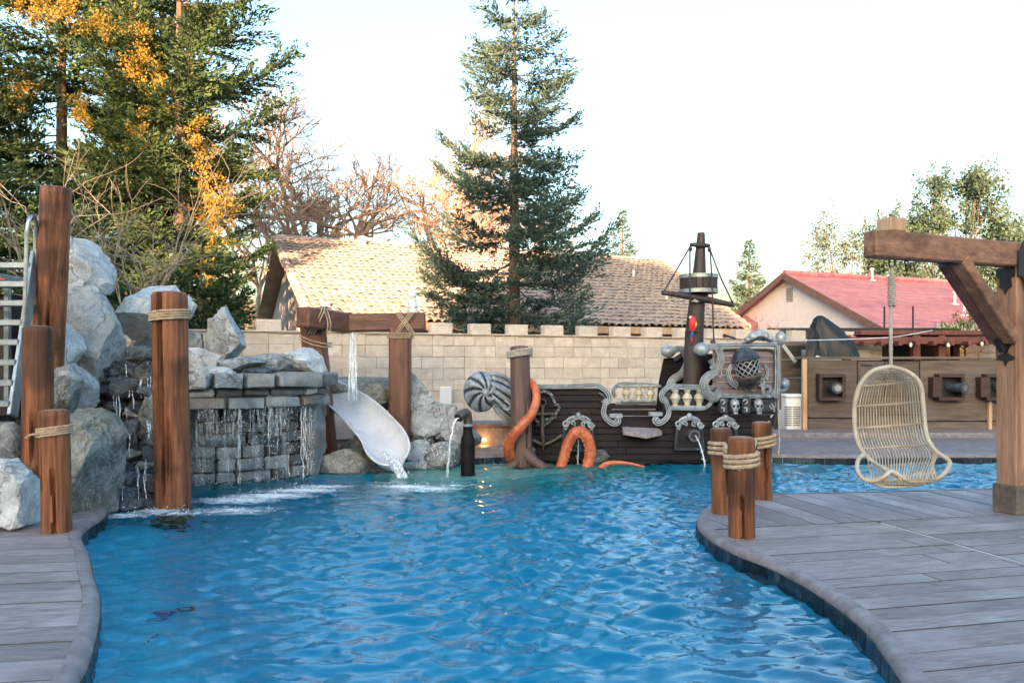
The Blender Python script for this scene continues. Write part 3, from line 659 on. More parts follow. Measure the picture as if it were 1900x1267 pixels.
masonry(over, .84, 1.09, 2, .36, .22, ('stone_damp', 'stone'), 'stone', 22, .025)
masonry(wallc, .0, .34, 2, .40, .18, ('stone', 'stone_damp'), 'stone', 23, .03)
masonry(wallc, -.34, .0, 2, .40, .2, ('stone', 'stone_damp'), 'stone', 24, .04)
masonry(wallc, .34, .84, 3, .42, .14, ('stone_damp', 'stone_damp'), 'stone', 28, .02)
m = MB(); m.grid([[p + Vector((.03, .10, .86)) for p in over[::6]], [p + Vector((.03, .10, 1.27)) for p in over[::6]]]); m.build('ledge_mortar', 'mortar', gro)
m = MB(); m.grid([[p + Vector((0, .09, -1.3)) for p in wallc[::6]], [p + Vector((0, .09, .95)) for p in wallc[::6]]]); m.build('backing_wall', 'mortar', gro)
# roof deck of the grotto, irregular
rows = []
for j in range(9):
    t = j / 8; rows.append([p + Vector((-.55 * t, 1.5 * t, 1.27 + .10 * noise.noise(Vector((p.x * 2.3, p.y * 2 + j, 3))) - (0.0 if t < .9 else 1.4))) for p in over[::5]])
m = MB(); m.grid(rows); m.build('roof_bed', 'rock', gro, 25)
rows = [[p + Vector((0, .11 + .35 * t, .86 - .0 * t)) for p in over[::6]] for t in (0, 1)]
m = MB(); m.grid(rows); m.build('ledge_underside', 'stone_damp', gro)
for k, (px, py, hw, hh, D, mt) in enumerate([(372, 668, 44, 24, 10.2, 'rock_pale'), (440, 676, 52, 15, 10.35, 'rock'), (505, 672, 36, 16, 10.55, 'rock'), (395, 690, 50, 10, 10.0, 'rock_pale'), (590, 712, 20, 22, 11.0, 'rock'),
        (475, 690, 40, 8, 10.2, 'rock_wet'), (360, 640, 26, 24, 10.8, 'rock_pale'), (300, 660, 40, 30, 10.4, 'rock')]):
    B(px, py, hw, hh, D, mt, 60 + k, '', hw / F * D * .8, 8, 0, name='roof_stone', parent=gro)
B(585, 800, 18, 84, 11.15, 'stone', 71, '', .2, 8, 0, name='side_pillar', parent=gro)
B(345, 800, 22, 110, 10.2, 'rock_olive', 72, '', .25, 8, 0, name='side_pillar', parent=gro)
# drips: broken threads of water falling from the ledge
rnd = random.Random(9); drops = MB()
def thread(mb, p, z0, z1, r, rnd):
    pts = []; z = z0; q = Vector(p)
    while z > z1:
        pts.append(Vector((q.x + rnd.gauss(0, .006), q.y + rnd.gauss(0, .006), z))); z -= .05
    if len(pts) > 2: mb.tube(pts, [r * rnd.uniform(.4, 1.5) for _ in pts], 4)
for k in range(26):
    p = over[int(rnd.random() ** .8 * (len(over) - 30)) + 14] - Vector((0, .045, 0)); big = rnd.random() < .2
    z = 1.1 - rnd.random() * .25; ze = WZ if rnd.random() < .45 else z - rnd.uniform(.2, .7)
    mb = MB(); thread(mb, p, z, ze, .0055 if big else .0024, rnd); 
    if mb.v: mb.build('water_thread', 'stream', gro, 180, False)
for k in range(13):                                          # translucent veils hanging from the ledge
    w = rnd.uniform(.05, .22); i0 = int(rnd.uniform(.06, .86) * len(over)); i1 = min(len(over) - 4, i0 + int(w / .02)); ze = rnd.choice((WZ, WZ, .2, .45)); rows = []; z = 1.12
    while z > ze: rows.append([over[i] - Vector((0, .05 + .012 * math.sin(i * 1.7 + z * 9), -z)) for i in range(i0, i1 + 1, 2)]); z -= .08
    if len(rows) > 2 and len(rows[0]) > 1: mb = MB(); mb.grid(rows); mb.build('water_veil', 'veil', gro, 180, False)
p0 = over[-22] - Vector((0, .05, 0))
for k in range(3):
    mb = MB(); thread(mb, p0 + Vector((k * .03 - .07, -.01 * k, 0)), 1.28, WZ if k % 2 else .1, .008, rnd); mb.build('water_thread', 'stream', gro, 180, False)
for k in range(900):
    p = over[int(rnd.random() * (len(over) - 20)) + 10] - Vector((0, .05 + rnd.random() * .08, 0)); z = WZ + rnd.random() ** .8 * 1.05
    r = rnd.uniform(.002, .0055); c = Vector((p.x, p.y, z)); drops.add([c + Vector((r, 0, 0)), c + Vector((-r * .5, r * .8, 0)), c + Vector((-r * .5, -r * .8, 0)), c + Vector((0, 0, r * 2.5)), c - Vector((0, 0, r))], [(0, 1, 3), (1, 2, 3), (2, 0, 3), (1, 0, 4), (2, 1, 4), (0, 2, 4)])
stuff(drops.build('water_droplets', 'foam', gro, None, False))

# ================================================================ logs
def log(name, label, base, top, r, mt, cracks=(), seed=0, group=None, ropes=(), rmat='rope', taper=.94, cat='post', endmat='log_end', lump=.05):
    base = Vector(base); top = Vector(top); t = thing(name, label, cat, base, group); rnd = random.Random(seed); n = 48; m = 44; rows = []
    ax = (top - base).normalized(); x = Vector((1, 0, 0)); x = (x - ax * x.dot(ax)).normalized(); y = ax.cross(x); L = (top - base).length
    for i in range(m):
        f = i / (m - 1); rr = r * (1 + (taper - 1) * f); row = []
        for k in range(n):
            a = 2 * math.pi * k / n; q = rr * (1 + lump * noise.noise(Vector((math.cos(a) * 1.4 + seed, math.sin(a) * 1.4, f * L * 1.3))) + .018 * noise.noise(Vector((math.cos(a) * 7, math.sin(a) * 7, f * L * 1.0 + seed))))
            for ca_, f0, f1 in cracks:
                w = ca_ + .16 * noise.noise(Vector((f * 3 + seed, 1, 0))); dd = abs((a - w + math.pi) % (2 * math.pi) - math.pi)
                if f0 <= f <= f1 and dd < 2 * math.pi / n * .75: q *= 1 - .42 * max(0, min(1, (f - f0) / .14 if f0 > 0 else 1, (f1 - f) / .14 if f1 < 1 else 1))
            row.append(base + ax * (L * f) + (x * math.cos(a) + y * math.sin(a)) * q)
        rows.append(row)
    mb = MB(); mb.grid(rows, True); last = rows[-1]; cen = sum(last, Vector()) / n
    ring = [cen + (p - cen) * .88 + ax * r * .16 for p in last]; mb.grid([last, ring], True); mb.build('shaft', mt, t, 40)
    mb = MB(); mb.grid([[cen + (p - cen) * .88 + ax * r * .158 for p in last], [cen + (p - cen) * .5 + ax * r * .22 for p in last], [cen + (p - cen) * .02 + ax * r * .23 for p in last]], True); mb.build('top_face', endmat, t, 60)
    for (z0, z1, turns, rr, tilt) in ropes:
        f0 = (z0 - base.z) / (top.z - base.z); c = base + (top - base) * f0; rad = r * (1 + (taper - 1) * f0) * 1.03 + rr * .9
        mb = MB(); rope(mb, helix((c.x, c.y), rad, z0, z1, turns, rnd.random() * 6, 30, tilt), rr, rr * 5.5, 4); mb.build('rope_wrap', rmat, t, 180, False)
    return t
def at_z(px, D, py): return P(px, py, D)
b0 = G(93, 990); short_log = log('wood_post', 'short brown log post wrapped with rope on the left deck edge', (b0.x, b0.y + .1, -.05), P(100, 765, b0.y + .1), .118, 'log', ((-2.1, .2, 1), (-1.2, 0, .6)), 3, 'log posts by the waterfall', ((.80, .88, 4.1, .011, .012),), taper=.98)
mb = MB(); c = P(72, 806, b0.y - .03); rope(mb, cr([c, c + Vector((-.05, -.02, .0)), c + Vector((-.10, -.03, -.03))], 6), .011, .06, 4); mb.build('rope_tail', 'rope', short_log, 180, False)
log('wood_post', 'middle height brown log without rope behind the short roped log', P(70, 900, 7.45), P(70, 610, 7.45), .138, 'log', ((-1.4, .1, .5),), 5, 'log posts by the waterfall')
log('wood_post', 'tallest leaning brown log beside the metal ladder', P(88, 700, 8.5), P(104, 352, 8.35), .155, 'log', ((-1.2, .0, .45),), 7, 'log posts by the waterfall')
b2 = W(318, 945); log('wood_post', 'tall brown log standing in the pool edge with rope near its top', (b2.x, b2.y + .1, -1.2), P(314, 548, b2.y + .1), .183, 'log', ((-2.35, .38, 1), (-1.75, .3, 1), (-1.4, .36, .62)), 9, 'log posts by the waterfall', ((1.86, 1.97, 4.1, .015, .01),), taper=.97)

# ================================================================ slide frame, slide, shower
fr = thing('slide_frame', 'reddish timber gateway with rope-lashed crossbeam over the slide', 'frame', P(670, 830, 12.0))
m = MB(); m.beam(P(604, 850, 11.95), P(580, 598, 11.75), .32, .32, (0, 1, 0), .03); m.build('post', 'timber', fr)
m = MB(); m.beam(P(742, 860, 12.1), P(743, 605, 12.1), .31, .31, (0, 1, 0), .03); m.build('post', 'timber', fr)
m = MB(); m.beam(P(560, 588, 11.25), P(645, 600, 12.05), .26, .29, (0, 0, 1), .025); m.build('crossbeam', 'timber_beam', fr)
m = MB(); m.beam(P(646, 600, 12.02), P(790, 597, 12.15), .28, .27, (0, 0, 1), .025); m.build('crossbeam', 'timber_beam', fr)
def loopr(c, w, h, d, tw, z=0):                             # a lashing round a beam, tilted
    pts = [c + Vector((-tw, -d, -h)), c + Vector((tw, -d, h)), c + Vector((tw, d, h)), c + Vector((-tw, d, -h))]
    return cr(pts + [pts[0]], 5)
for k in range(3):
    c = P(593 + k * 5, 592, 11.6); mb = MB(); rope(mb, cr([c + Vector((-.16, -.02, -.22)), c + Vector((-.04, -.22, -.08)), c + Vector((.04, -.23, .1)), c + Vector((.03, -.08, .175)), c + Vector((.05, .1, .16))], 7), .011, .06, 4); mb.build('lashing', 'rope', fr, 180, False)
for k in range(2):
    c = P(606 + k * 5, 595, 11.65); mb = MB(); rope(mb, cr([c + Vector((-.05, 0, .17)), c + Vector((.02, -.2, .12)), c + Vector((.07, -.22, -.05)), c + Vector((.04, -.16, -.2))], 7), .011, .06, 4); mb.build('lashing', 'rope', fr, 180, False)
pb = P(586, 640, 11.78)
for k in range(2):
    mb = MB(); rope(mb, [pb + Vector((x, y, k * .05 - .02 + zz)) for x, y, zz in [(-.19, -.19, .10), (.0, -.21, .02), (.19, -.19, -.02), (.19, .19, 0), (-.19, .19, .05), (-.19, -.19, .10)]], .011, .06, 4); mb.build('lashing', 'rope', fr, 180, False)
for s in (-1, 1):
    for k in range(3):
        c = P(748 + k * 4, 600, 11.98); mb = MB(); rope(mb, cr([c + Vector((-s * .13, -.03, -.18)), c + Vector((-s * .05, -.07, -.05)), c + Vector((s * .05, -.07, .08)), c + Vector((s * .10, -.04, .15)), c + Vector((s * .1, .12, .165))], 6), .010, .06, 4); mb.build('lashing', 'rope', fr, 180, False)
pb = P(743, 627, 12.1)
for k in range(3):
    mb = MB(); rope(mb, [pb + Vector((x, y, k * .03)) for x, y in [(-.175, -.175), (.175, -.175), (.175, .175), (-.175, .175), (-.175, -.175)]], .010, .06, 4); mb.build('lashing', 'rope', fr, 180, False)
# the slide: rims traced at their own depth, trough sagging away from the rims
sl = thing('water_slide', 'pale grey water slide flume dropping into the pool', 'slide', W(740, 872))
rimA = cr([P(607, 700, 12.15), P(650, 718, 12.05), P(695, 745, 11.9), P(728, 775, 11.65), P(750, 800, 11.42), P(760, 828, 11.2), P(752, 850, 11.1)], 6)
rimB = cr([P(611, 752, 11.75), P(628, 768, 11.65), P(650, 792, 11.42), P(670, 816, 11.2), P(681, 840, 11.0), P(700, 858, 10.88), P(722, 863, 10.85)], 6)
nrm = Vector((-.1, .62, -.62)).normalized()
def trough(off):
    rows = []
    for a, b in zip(rimA, rimB):
        row = []
        for j in range(13):
            t = j / 12; s = math.sin(math.pi * t) ** .6; row.append(a.lerp(b, t) + nrm * (.20 * s + off))
        rows.append(row)
    return rows
m = MB(); ra = trough(0); rb = trough(.035); m.grid(ra); m.grid(rb)
for i in range(len(ra) - 1):
    m.add([ra[i][0], ra[i + 1][0], rb[i + 1][0], rb[i][0]], [(0, 1, 2, 3)]); m.add([ra[i][-1], ra[i + 1][-1], rb[i + 1][-1], rb[i][-1]], [(0, 1, 2, 3)])
m.add(list(ra[-1]) + list(rb[-1]), [(j, j + 1, j + 14, j + 13) for j in range(12)])
m.add(list(ra[0]) + list(rb[0]), [(j, j + 1, j + 14, j + 13) for j in range(12)]); m.build('flume', 'slide', sl, 60)
m = MB(); m.tube(rimA, .016, 8); m.build('rim', 'slide', sl); m = MB(); m.tube(rimB, .016, 8); m.build('rim', 'slide', sl)
m = MB(); m.beam(P(690, 850, 11.75) , P(680, 905, 11.75), .12, .12, (0, 1, 0)); m.build('support', 'rock_wet', sl)
def spray(name, label, pts, radii, seed, parent=None, n=7):
    rnd = random.Random(seed); mb = MB(); pts = [Vector(p) for p in pts]
    for s in range(n):
        o = Vector((rnd.gauss(0, 1), rnd.gauss(0, 1), 0)); q = []
        for i, p in enumerate(pts): q.append(p + o * radii[i] * .55 + Vector((rnd.gauss(0, .12), rnd.gauss(0, .12), rnd.gauss(0, .1))) * radii[i])
        mb.tube(cr(q, 3), [r for i in range(len(pts) - 1) for r in [radii[i] * rnd.uniform(.25, .6)] * 3] + [radii[-1] * .3], 6)
    for k in range(n * 9):
        i = rnd.randrange(len(pts)); c = pts[i] + Vector((rnd.gauss(0, 1.3), rnd.gauss(0, 1.3), rnd.gauss(0, 1.5))) * radii[i]; mb.ball(c, rnd.uniform(.004, .010), 4)
    o = mb.build(name, 'stream', parent, 180, False)
    if parent is None: tag(o, label, 'water jet')
    return o
spray('water_jet', 'white jet of water falling from the crossbeam onto the slide', [P(655, y, 11.9 - (y - 615) * .0012) for y in (618, 640, 662, 684, 706, 725, 745)], [.02, .03, .034, .038, .04, .045, .04], 2)
spray('water_jet', 'slide water pouring from the flume mouth into the pool', [P(712, 838, 11.1), P(722, 850, 11.0), P(732, 860, 10.9), P(740, 872, 10.82), P(746, 886, 10.78), P(748, 898, 10.76)], [.03, .04, .05, .05, .055, .07], 3, n=12)
# foam where water lands, in patches floating on the surface
def foam(label, spots, seed, n=330):
    rnd = random.Random(seed); t = thing('foam', label, 'foam', (spots[0][0], spots[0][1], WZ), kind='stuff')
    V = []; Q = []; A = []; beads = MB()
    for (x, y, rx, ry, w) in spots:
        o = len(V); nr, na = 9, 30
        for i in range(nr + 1):
            q = i / nr
            for k in range(na):
                a = 2 * math.pi * k / na; c = (x + rx * 1.5 * q * math.cos(a), y + ry * 1.9 * q * math.sin(a)); th = max(0, 1 - q) ** .8 * min(1, .45 + w * .5)
                if not inside(c[0], c[1], POOL): th = 0
                V.append((c[0], c[1], WZ + .012 + .03 * th * abs(noise.noise(Vector((c[0] * 9, c[1] * 9, seed)))) + len(A) * 0)); A.append(th)
        for i in range(nr):
            for k in range(na): Q.append((o + i * na + k, o + i * na + (k + 1) % na, o + (i + 1) * na + (k + 1) % na, o + (i + 1) * na + k))
        for k in range(int(n * w * .12)):
            a = rnd.random() * 6.28; q = rnd.random() ** .5 * 1.2; c = Vector((x + rx * q * math.cos(a), y + ry * q * math.sin(a), WZ + .015 + rnd.random() ** 2 * .07))
            if inside(c.x, c.y, POOL): beads.ball(c, rnd.uniform(.003, .007), 4)
    o0 = wloc(t); me = mesh_from('froth', [(p[0] - o0.x, p[1] - o0.y, p[2] - o0.z) for p in V], Q, 180); at = me.attributes.new('thick', 'FLOAT', 'POINT'); at.data.foreach_set('value', A)
    stuff(link_mesh('froth', me, 'froth', t)); stuff(beads.build('foam_beads', 'foam', t, 180, False)); return t
def fs(px, py, rx, ry, w): p = W(px, py); return (p.x, p.y, rx, ry, w)
foam('white churned foam under the grotto falls', [fs(440, 930, .42, .16, 1), fs(500, 922, .45, .15, 1.1), fs(560, 912, .45, .14, 1), fs(600, 905, .35, .14, .7), fs(430, 950, .5, .2, .35)], 1)
foam('white splash foam below the slide mouth', [fs(755, 905, .32, .13, 1.2), fs(800, 908, .38, .12, .8), fs(845, 902, .22, .08, .4), fs(775, 912, .4, .12, .5)], 2)
foam('thin foam at the foot of the rock cascade', [fs(225, 958, .3, .12, .8), fs(285, 950, .32, .12, .8), fs(330, 955, .25, .1, .5), fs(810, 868, .2, .1, .4), fs(928, 868, .12, .06, .2)], 3)
# splash beads thrown up by the slide
rnd = random.Random(4); mb = MB()
for k in range(160):
    c = P(800 + rnd.gauss(0, 18), 838 + rnd.gauss(0, 15), 11.2); mb.ball(c, rnd.uniform(.004, .011), 4)
stuff(tag(mb.build('splash', 'stream', None, 180, False), 'fine splash of droplets right of the slide mouth', 'splash'))

# ================================================================ ladder
la = thing('pool_ladder', 'aluminium step ladder with looped handrails leaning on the rocks', 'ladder', P(30, 775, 7.75))
def stile(x0, y0, D0, x1, y1, D1):
    m = MB(); m.beam(P(x0, y0, D0), P(x1, y1, D1), .04, .13, (0, -1, .3), .005); m.build('stile', 'aluminium', la)
stile(23, 772, 7.75, 66, 470, 8.35); stile(-95, 772, 7.75, -60, 470, 8.35)
for k in range(8):
    t = (k + .6) / 8.3; a = P(23, 772, 7.75).lerp(P(66, 470, 8.35), t); b = P(-95, 772, 7.75).lerp(P(-60, 470, 8.35), t); m = MB(); m.beam(a, b, .17, .06, (0, 0, 1), .006); m.build('step', 'aluminium', la)
for dx, D in ((0, 8.0), (16, 8.35)):
    m = MB(); m.tube(cr([P(38 + dx, 700, D), P(46 + dx, 560, D), P(49 + dx, 460, D), P(51 + dx, 420, D), P(58 + dx, 402, D + .05), P(66 + dx, 408, D + .2), P(67 + dx, 440, D + .3), P(66 + dx, 500, D + .32)], 7), .019, 8); m.build('handrail', 'steel', la)
pf = thing('ladder_platform', 'grey metal landing with red stripe behind the ladder', 'platform', P(-20, 640, 8.7))
m = MB(); m.box(P(-40, 522, 8.75), (.95, .7, .09), None, .01); m.build('landing', 'aluminium', pf)
m = MB(); m.box(P(4, 518, 8.39), (.06, .012, .02)); m.build('red_stripe', 'parrot_red', pf)
m = MB(); m.box(P(-40, 660, 9.0), (1.0, .4, 1.35), None, .02); m.build('dark_base', 'black', pf)
for px in (-60, 14):
    m = MB(); m.box(P(px, 640, 8.5), (.05, .05, 1.3)); m.build('leg', 'aluminium', pf)
# ================================================================ the pirate ship
def hD(px): return 12.35 + ((px - 1180) / 300.0) ** 2 * .35
def S(px, py, dd=0.0): return P(px, py, hD(px) + dd)
ship = thing('pirate_ship', 'dark wooden pirate ship with silver scrollwork moored at the far pool edge', 'ship', (2.0, 12.6, -.25))
def plank(y0, y1, xl, xr, mt='hull', dd=0.0, name='hull_plank', parent=None):
    n = max(2, int((xr - xl) / 22)); m = MB(); rows = [[], [], [], []]
    for i in range(n + 1):
        px = xl + (xr - xl) * i / n; rows[0].append(S(px, y0, dd + .03)); rows[1].append(S(px, y0, dd - .004)); rows[2].append(S(px, y1 - .9, dd - .034)); rows[3].append(S(px, y1 - .9, dd + .03))
    m.grid(rows); m.build(name, mt, parent or ship, 25, False)
def right(y): return 1438 if y < 772 else 1438 - (y - 772) * .58
y = 721.0
while y < 780:
    plank(y, y + 12, 982, 1126 if y < 745 else 1126 + (y - 745) * .75); y += 12
y = 781.0
while y < 872:
    cut = 1200 + random.Random(int(y)).uniform(-80, 120)
    plank(y, y + 12.2, 972, cut); plank(y, y + 12.2, cut + 1.2, right(y + 6)); y += 12.2
y = 757.0
while y < 780: plank(y, y + 12, 1228, right(y)); y += 12
y = 648.0
while y < 733: plank(y, y + 12.2, 1322, 1441, 'hull_red', -.06); y += 12.2
m = MB(); m.grid([[S(px, yy, .035) for px in range(975, 1400, 20)] for yy in (784, 880)]); m.grid([[S(px, yy, .035) for px in range(1230, 1440, 20)] for yy in (716, 784)]); m.grid([[S(px, yy, .035) for px in range(985, 1130, 20)] for yy in (722, 784)]); m.build('hull_backing', 'black', ship)
# far side of the ship and its deck
y = 748.0
while y < 800: plank(y, y + 12, 1120, 1262, 'hull', 1.0, 'far_plank'); y += 12
m = MB(); m.grid([[S(px, 806, .03) for px in range(985, 1440, 30)], [S(px, 800, 1.05) for px in range(985, 1440, 30)]]); m.build('deck', 'hull', ship)
m = MB(); m.prism([S(1232, 665, .95), S(1330, 655, .95), S(1330, 790, .95), S(1215, 790, .95), S(1222, 715, .95)], (0, .05, 0)); m.build('far_castle_wall', 'hull', ship)
m = MB(); m.grid([[S(1325, yy, .0), S(1330, yy, .95)] for yy in (650, 760)]); m.build('castle_side', 'hull', ship)
m = MB(); m.grid([[S(1441, yy, -.05), S(1450, yy, .95)] for yy in (642, 760)]); m.build('stern_side', 'hull_red', ship)
m = MB(); m.grid([[S(right(yy), yy, .0), S(right(yy) + 6, yy, .9)] for yy in (760, 790, 820, 850, 880)]); m.build('stern_counter', 'hull', ship)

def scroll(path, r, mt='silver', dd=-.06, name='scroll', flutes=2, parent=None, n=7):
    pts = cr([S(p[0], p[1], dd + (p[2] if len(p) > 2 else 0)) for p in path], n); m = MB(); N = len(pts)
    rr = r if hasattr(r, '__len__') else (r, r)
    rad = [rr[0] + (rr[1] - rr[0]) * i / (N - 1) for i in range(N)]
    if flutes == 0:
        m.tube(pts, rad, 9); return m.build(name, mt, parent or ship, 60, False)
    fl = 1 if rr[0] < .05 else flutes                         # silver ribs over a darker core
    for s in range(-fl, fl + 1):
        q = []
        for i in range(N):
            t = (pts[min(i + 1, N - 1)] - pts[max(0, i - 1)]).normalized(); side = Vector((-t.z, 0, t.x)); a = s / (fl + .35)
            q.append(pts[i] + side * rad[i] * .95 * a + Vector((0, -1, 0)) * rad[i] * math.sqrt(max(.04, 1 - a * a)) * .85)
        m.tube(q, [x * .40 / (fl + .35) * .98 for x in rad], 7)
    o = m.build(name, mt, parent or ship, 60, False)
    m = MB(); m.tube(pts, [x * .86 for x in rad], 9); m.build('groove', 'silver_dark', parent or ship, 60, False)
    return o
def spiral(cx, cy, r0, r1, turns, a0, sgn=1, n=26):
    return [(cx + (r0 + (r1 - r0) * i / n) * math.cos(a0 + sgn * 2 * math.pi * turns * i / n), cy + (r0 + (r1 - r0) * i / n) * math.sin(a0 + sgn * 2 * math.pi * turns * i / n)) for i in range(n + 1)]
# bow rail and its S-curve
scroll([(984, 717), (1040, 717), (1100, 715), (1116, 719), (1127, 729), (1131, 740), (1124, 747), (1119, 741)], (.038, .042), name='bow_rail')
scroll([(1126, 740), (1121, 756), (1120, 768), (1127, 779), (1140, 786), (1147, 781), (1143, 774)], (.036, .05), name='bow_scroll')
scroll([(1110, 729), (1118, 733), (1124, 741)], (.02, .03), 'silver_dark', flutes=0)
m = MB(); m.box(S(1142, 771, -.03), (.20, .16, .06), None, .008); m.build('scroll_shelf', 'silver', ship)
# gangway board
m = MB(); m.prism([S(1154, 788, .05), S(1215, 788, .12), S(1228, 800, -.12), S(1200, 806, -.28), S(1156, 799, -.22)], (0, 0, -.06)); m.build('gangplank', 'deck', ship)
# balustrades, near and far
def balustrade(x0, x1, y0, y1, dd, nb, name):
    m = MB(); m.beam(S(x0, y0, dd), S(x1, y0, dd), .13, .05, (0, 0, 1), .012); m.build('rail', 'silver', ship)
    m = MB(); m.beam(S(x0 + 6, y1, dd), S(x1 - 10, y1, dd), .13, .045, (0, 0, 1), .012); m.build('rail', 'silver', ship)
    for k in range(nb):
        px = x0 + (x1 - x0) * (k + .75) / (nb + .6); h = (y1 - y0) / F * (hD(px) + dd) - .02; a = S(px, y1, dd)
        m = MB(); m.lathe([(.03, .0), (.05, .02), (.04, .05), (.078, .13), (.085, h * .5), (.06, h * .7), (.035, h * .8), (.055, h * .9), (.055, h)], a, 12); m.build('baluster', 'cream', ship, 50)
balustrade(1236, 1316, 720, 755, -.03, 3, 'near'); balustrade(1146, 1226, 716, 744, 1.0, 3, 'far')
m = MB(); m.grid([[S(px, yy, .03) for px in (1230, 1260, 1290, 1325)] for yy in (716, 760)]); m.build('balustrade_back', 'silver_dark', ship)
scroll([(1322, 719), (1270, 717), (1246, 717), (1234, 722), (1227, 732), (1230, 743), (1237, 739)], (.035, .045), name='aft_rail')
scroll([(1234, 742), (1239, 756), (1240, 768), (1233, 779), (1221, 785), (1215, 779), (1220, 773)], (.036, .05), name='aft_scroll')
m = MB(); m.box(S(1216, 768, -.03), (.2, .16, .06), None, .008); m.build('scroll_shelf', 'silver', ship)
scroll([(1240, 757), (1300, 758), (1316, 750), (1326, 736), (1330, 728)], (.028, .03), name='aft_moulding')
scroll([(1232, 716), (1180, 712), (1155, 712), (1142, 718), (1137, 728), (1142, 736)], (.03, .04), dd=1.0, name='far_rail')
scroll([(1142, 748), (1200, 748), (1220, 747), (1234, 732)], (.025, .03), dd=1.0, name='far_moulding')
# big S brackets of the castle, near and far, each ending in a ball
def s_bracket(dx, dy, dd, k):
    scroll([(1312 + dx, 645 + dy), (1326 + dx, 644 + dy), (1335 + dx, 655 + dy), (1336 + dx, 672 + dy), (1326 + dx, 690 + dy), (1311 + dx, 700 + dy), (1305 + dx, 714 + dy), (1311 + dx, 730 + dy), (1324 + dx, 737 + dy), (1330 + dx, 730 + dy), (1325 + dx, 724 + dy)], (.055, .085), dd=dd - .1, name='castle_scroll', flutes=3)
    m = MB(); m.ball(S(1302 + dx, 648 + dy, dd - .1), (.125, .11, .105), 14); m.build('scroll_ball', 'silver', ship, 180)
s_bracket(0, 0, 0, 1); s_bracket(-62, 4, .95, 2)
scroll([(1318, 668), (1322, 676), (1318, 684)], (.05, .02), dd=-.1); scroll([(1250, 668), (1262, 660), (1270, 652)], (.04, .03), 'silver_dark', dd=.9)
# stern panel frame
scroll([(1330, 641), (1380, 640), (1430, 640), (1441, 641)], .042, dd=-.12, name='stern_frame'); scroll([(1441, 640), (1442, 690), (1440, 738)], .045, dd=-.12, name='stern_frame')
scroll([(1330, 733), (1380, 735), (1425, 734)], (.035, .03), dd=-.1, name='stern_frame'); scroll([(1330, 649), (1410, 648), (1430, 650), (1437, 660), (1438, 668)], .014, 'silver_dark', dd=-.12, flutes=0)
scroll(spiral(1424, 724, 13, 2, 1.4, 0), (.03, .02), dd=-.14, name='corner_curl', flutes=1, n=2)
m = MB(); m.ball(S(1455, 712, .1), .085, 12); m.build('rail_ball', 'silver', ship, 180); scroll([(1444, 722), (1452, 725), (1460, 720)], .025, dd=.08, flutes=0)
m = MB(); m.ball(S(1448, 628, -.05), (.085, .08, .12), 12); m.build('finial', 'silver', ship, 180); m = MB(); m.ball(S(1323, 635, -.05), .042, 10); m.build('finial', 'silver_dark', ship, 180)
# carved crest along the stern top
crest = [(1378, 638, .05), (1388, 630, .06), (1398, 624, .085), (1408, 622, .10), (1418, 624, .09), (1428, 628, .07), (1436, 632, .06)]
for px, py, r in crest:
    m = MB(); m.ball(S(px, py, -.05), (r, r * .8, r * .85), 9); m.build('crest_leaf', 'silver', ship, 180)
scroll([(1374, 640), (1392, 634), (1412, 626), (1430, 634)], .022, 'silver_dark', dd=-.14, name='crest_vine', flutes=1); scroll([(1400, 630), (1410, 615), (1416, 620)], (.03, .012), dd=-.1, name='crest_vine', flutes=0)
scroll([(1342, 620), (1352, 624), (1364, 628)], (.012, .02), 'silver_dark', dd=.5, flutes=0, name='crest_vine')
# moulding under the panel, corbels and skulls
scroll([(1328, 744), (1380, 745), (1420, 744), (1436, 738)], (.03, .03), 'silver_dark', dd=-.06, name='lower_moulding')
m = MB(); m.grid([[S(px, yy, -.02) for px in (1330, 1360, 1390, 1420, 1438)] for yy in (738, 770)]); m.build('lower_band', 'silver_dark', ship)
for px in (1341, 1383):
    m = MB(); m.box(S(px, 752, -.1), (.135, .16, .25), None, .02); m.build('corbel', 'silver_dark', ship); scroll([(px - 4, 744), (px, 741), (px + 4, 745), (px, 750)], .012, dd=-.2, flutes=0, name='corbel_carving'); scroll([(px - 3, 757), (px + 3, 757), (px + 2, 763)], .012, dd=-.2, flutes=0, name='corbel_carving')
for px, py in ((1363, 753), (1407, 753)):
    c = S(px, py, -.16); t = MB(); t.ball(c + Vector((0, 0, .03)), (.072, .085, .085), 14); t.ball(c + Vector((0, -.035, -.045)), (.048, .05, .055), 12); t.box(c + Vector((0, -.05, -.105)), (.07, .06, .045), None, .012)
    for s in (-1, 1): t.ball(c + Vector((s * .05, -.05, -.02)), (.02, .03, .02), 8)
    sk = t.build('skull', 'silver', ship, 70)
    for s in (-1, 1): e = MB(); e.ball(c + Vector((s * .03, -.072, .0)), (.021, .02, .022), 8); e.build('eye_socket', 'black', sk, 180)
    e = MB(); e.ball(c + Vector((0, -.082, -.04)), (.010, .012, .017), 6); e.build('nose_hole', 'black', sk, 180)
    e = MB(); e.box(c + Vector((0, -.083, -.083)), (.05, .01, .006)); e.build('mouth_line', 'black', sk)
scroll([(1430, 748), (1436, 760), (1431, 772), (1424, 785)], (.03, .015), dd=0, flutes=0); scroll([(1436, 745), (1438, 752), (1432, 758), (1426, 752)], .022, dd=.0, flutes=0)
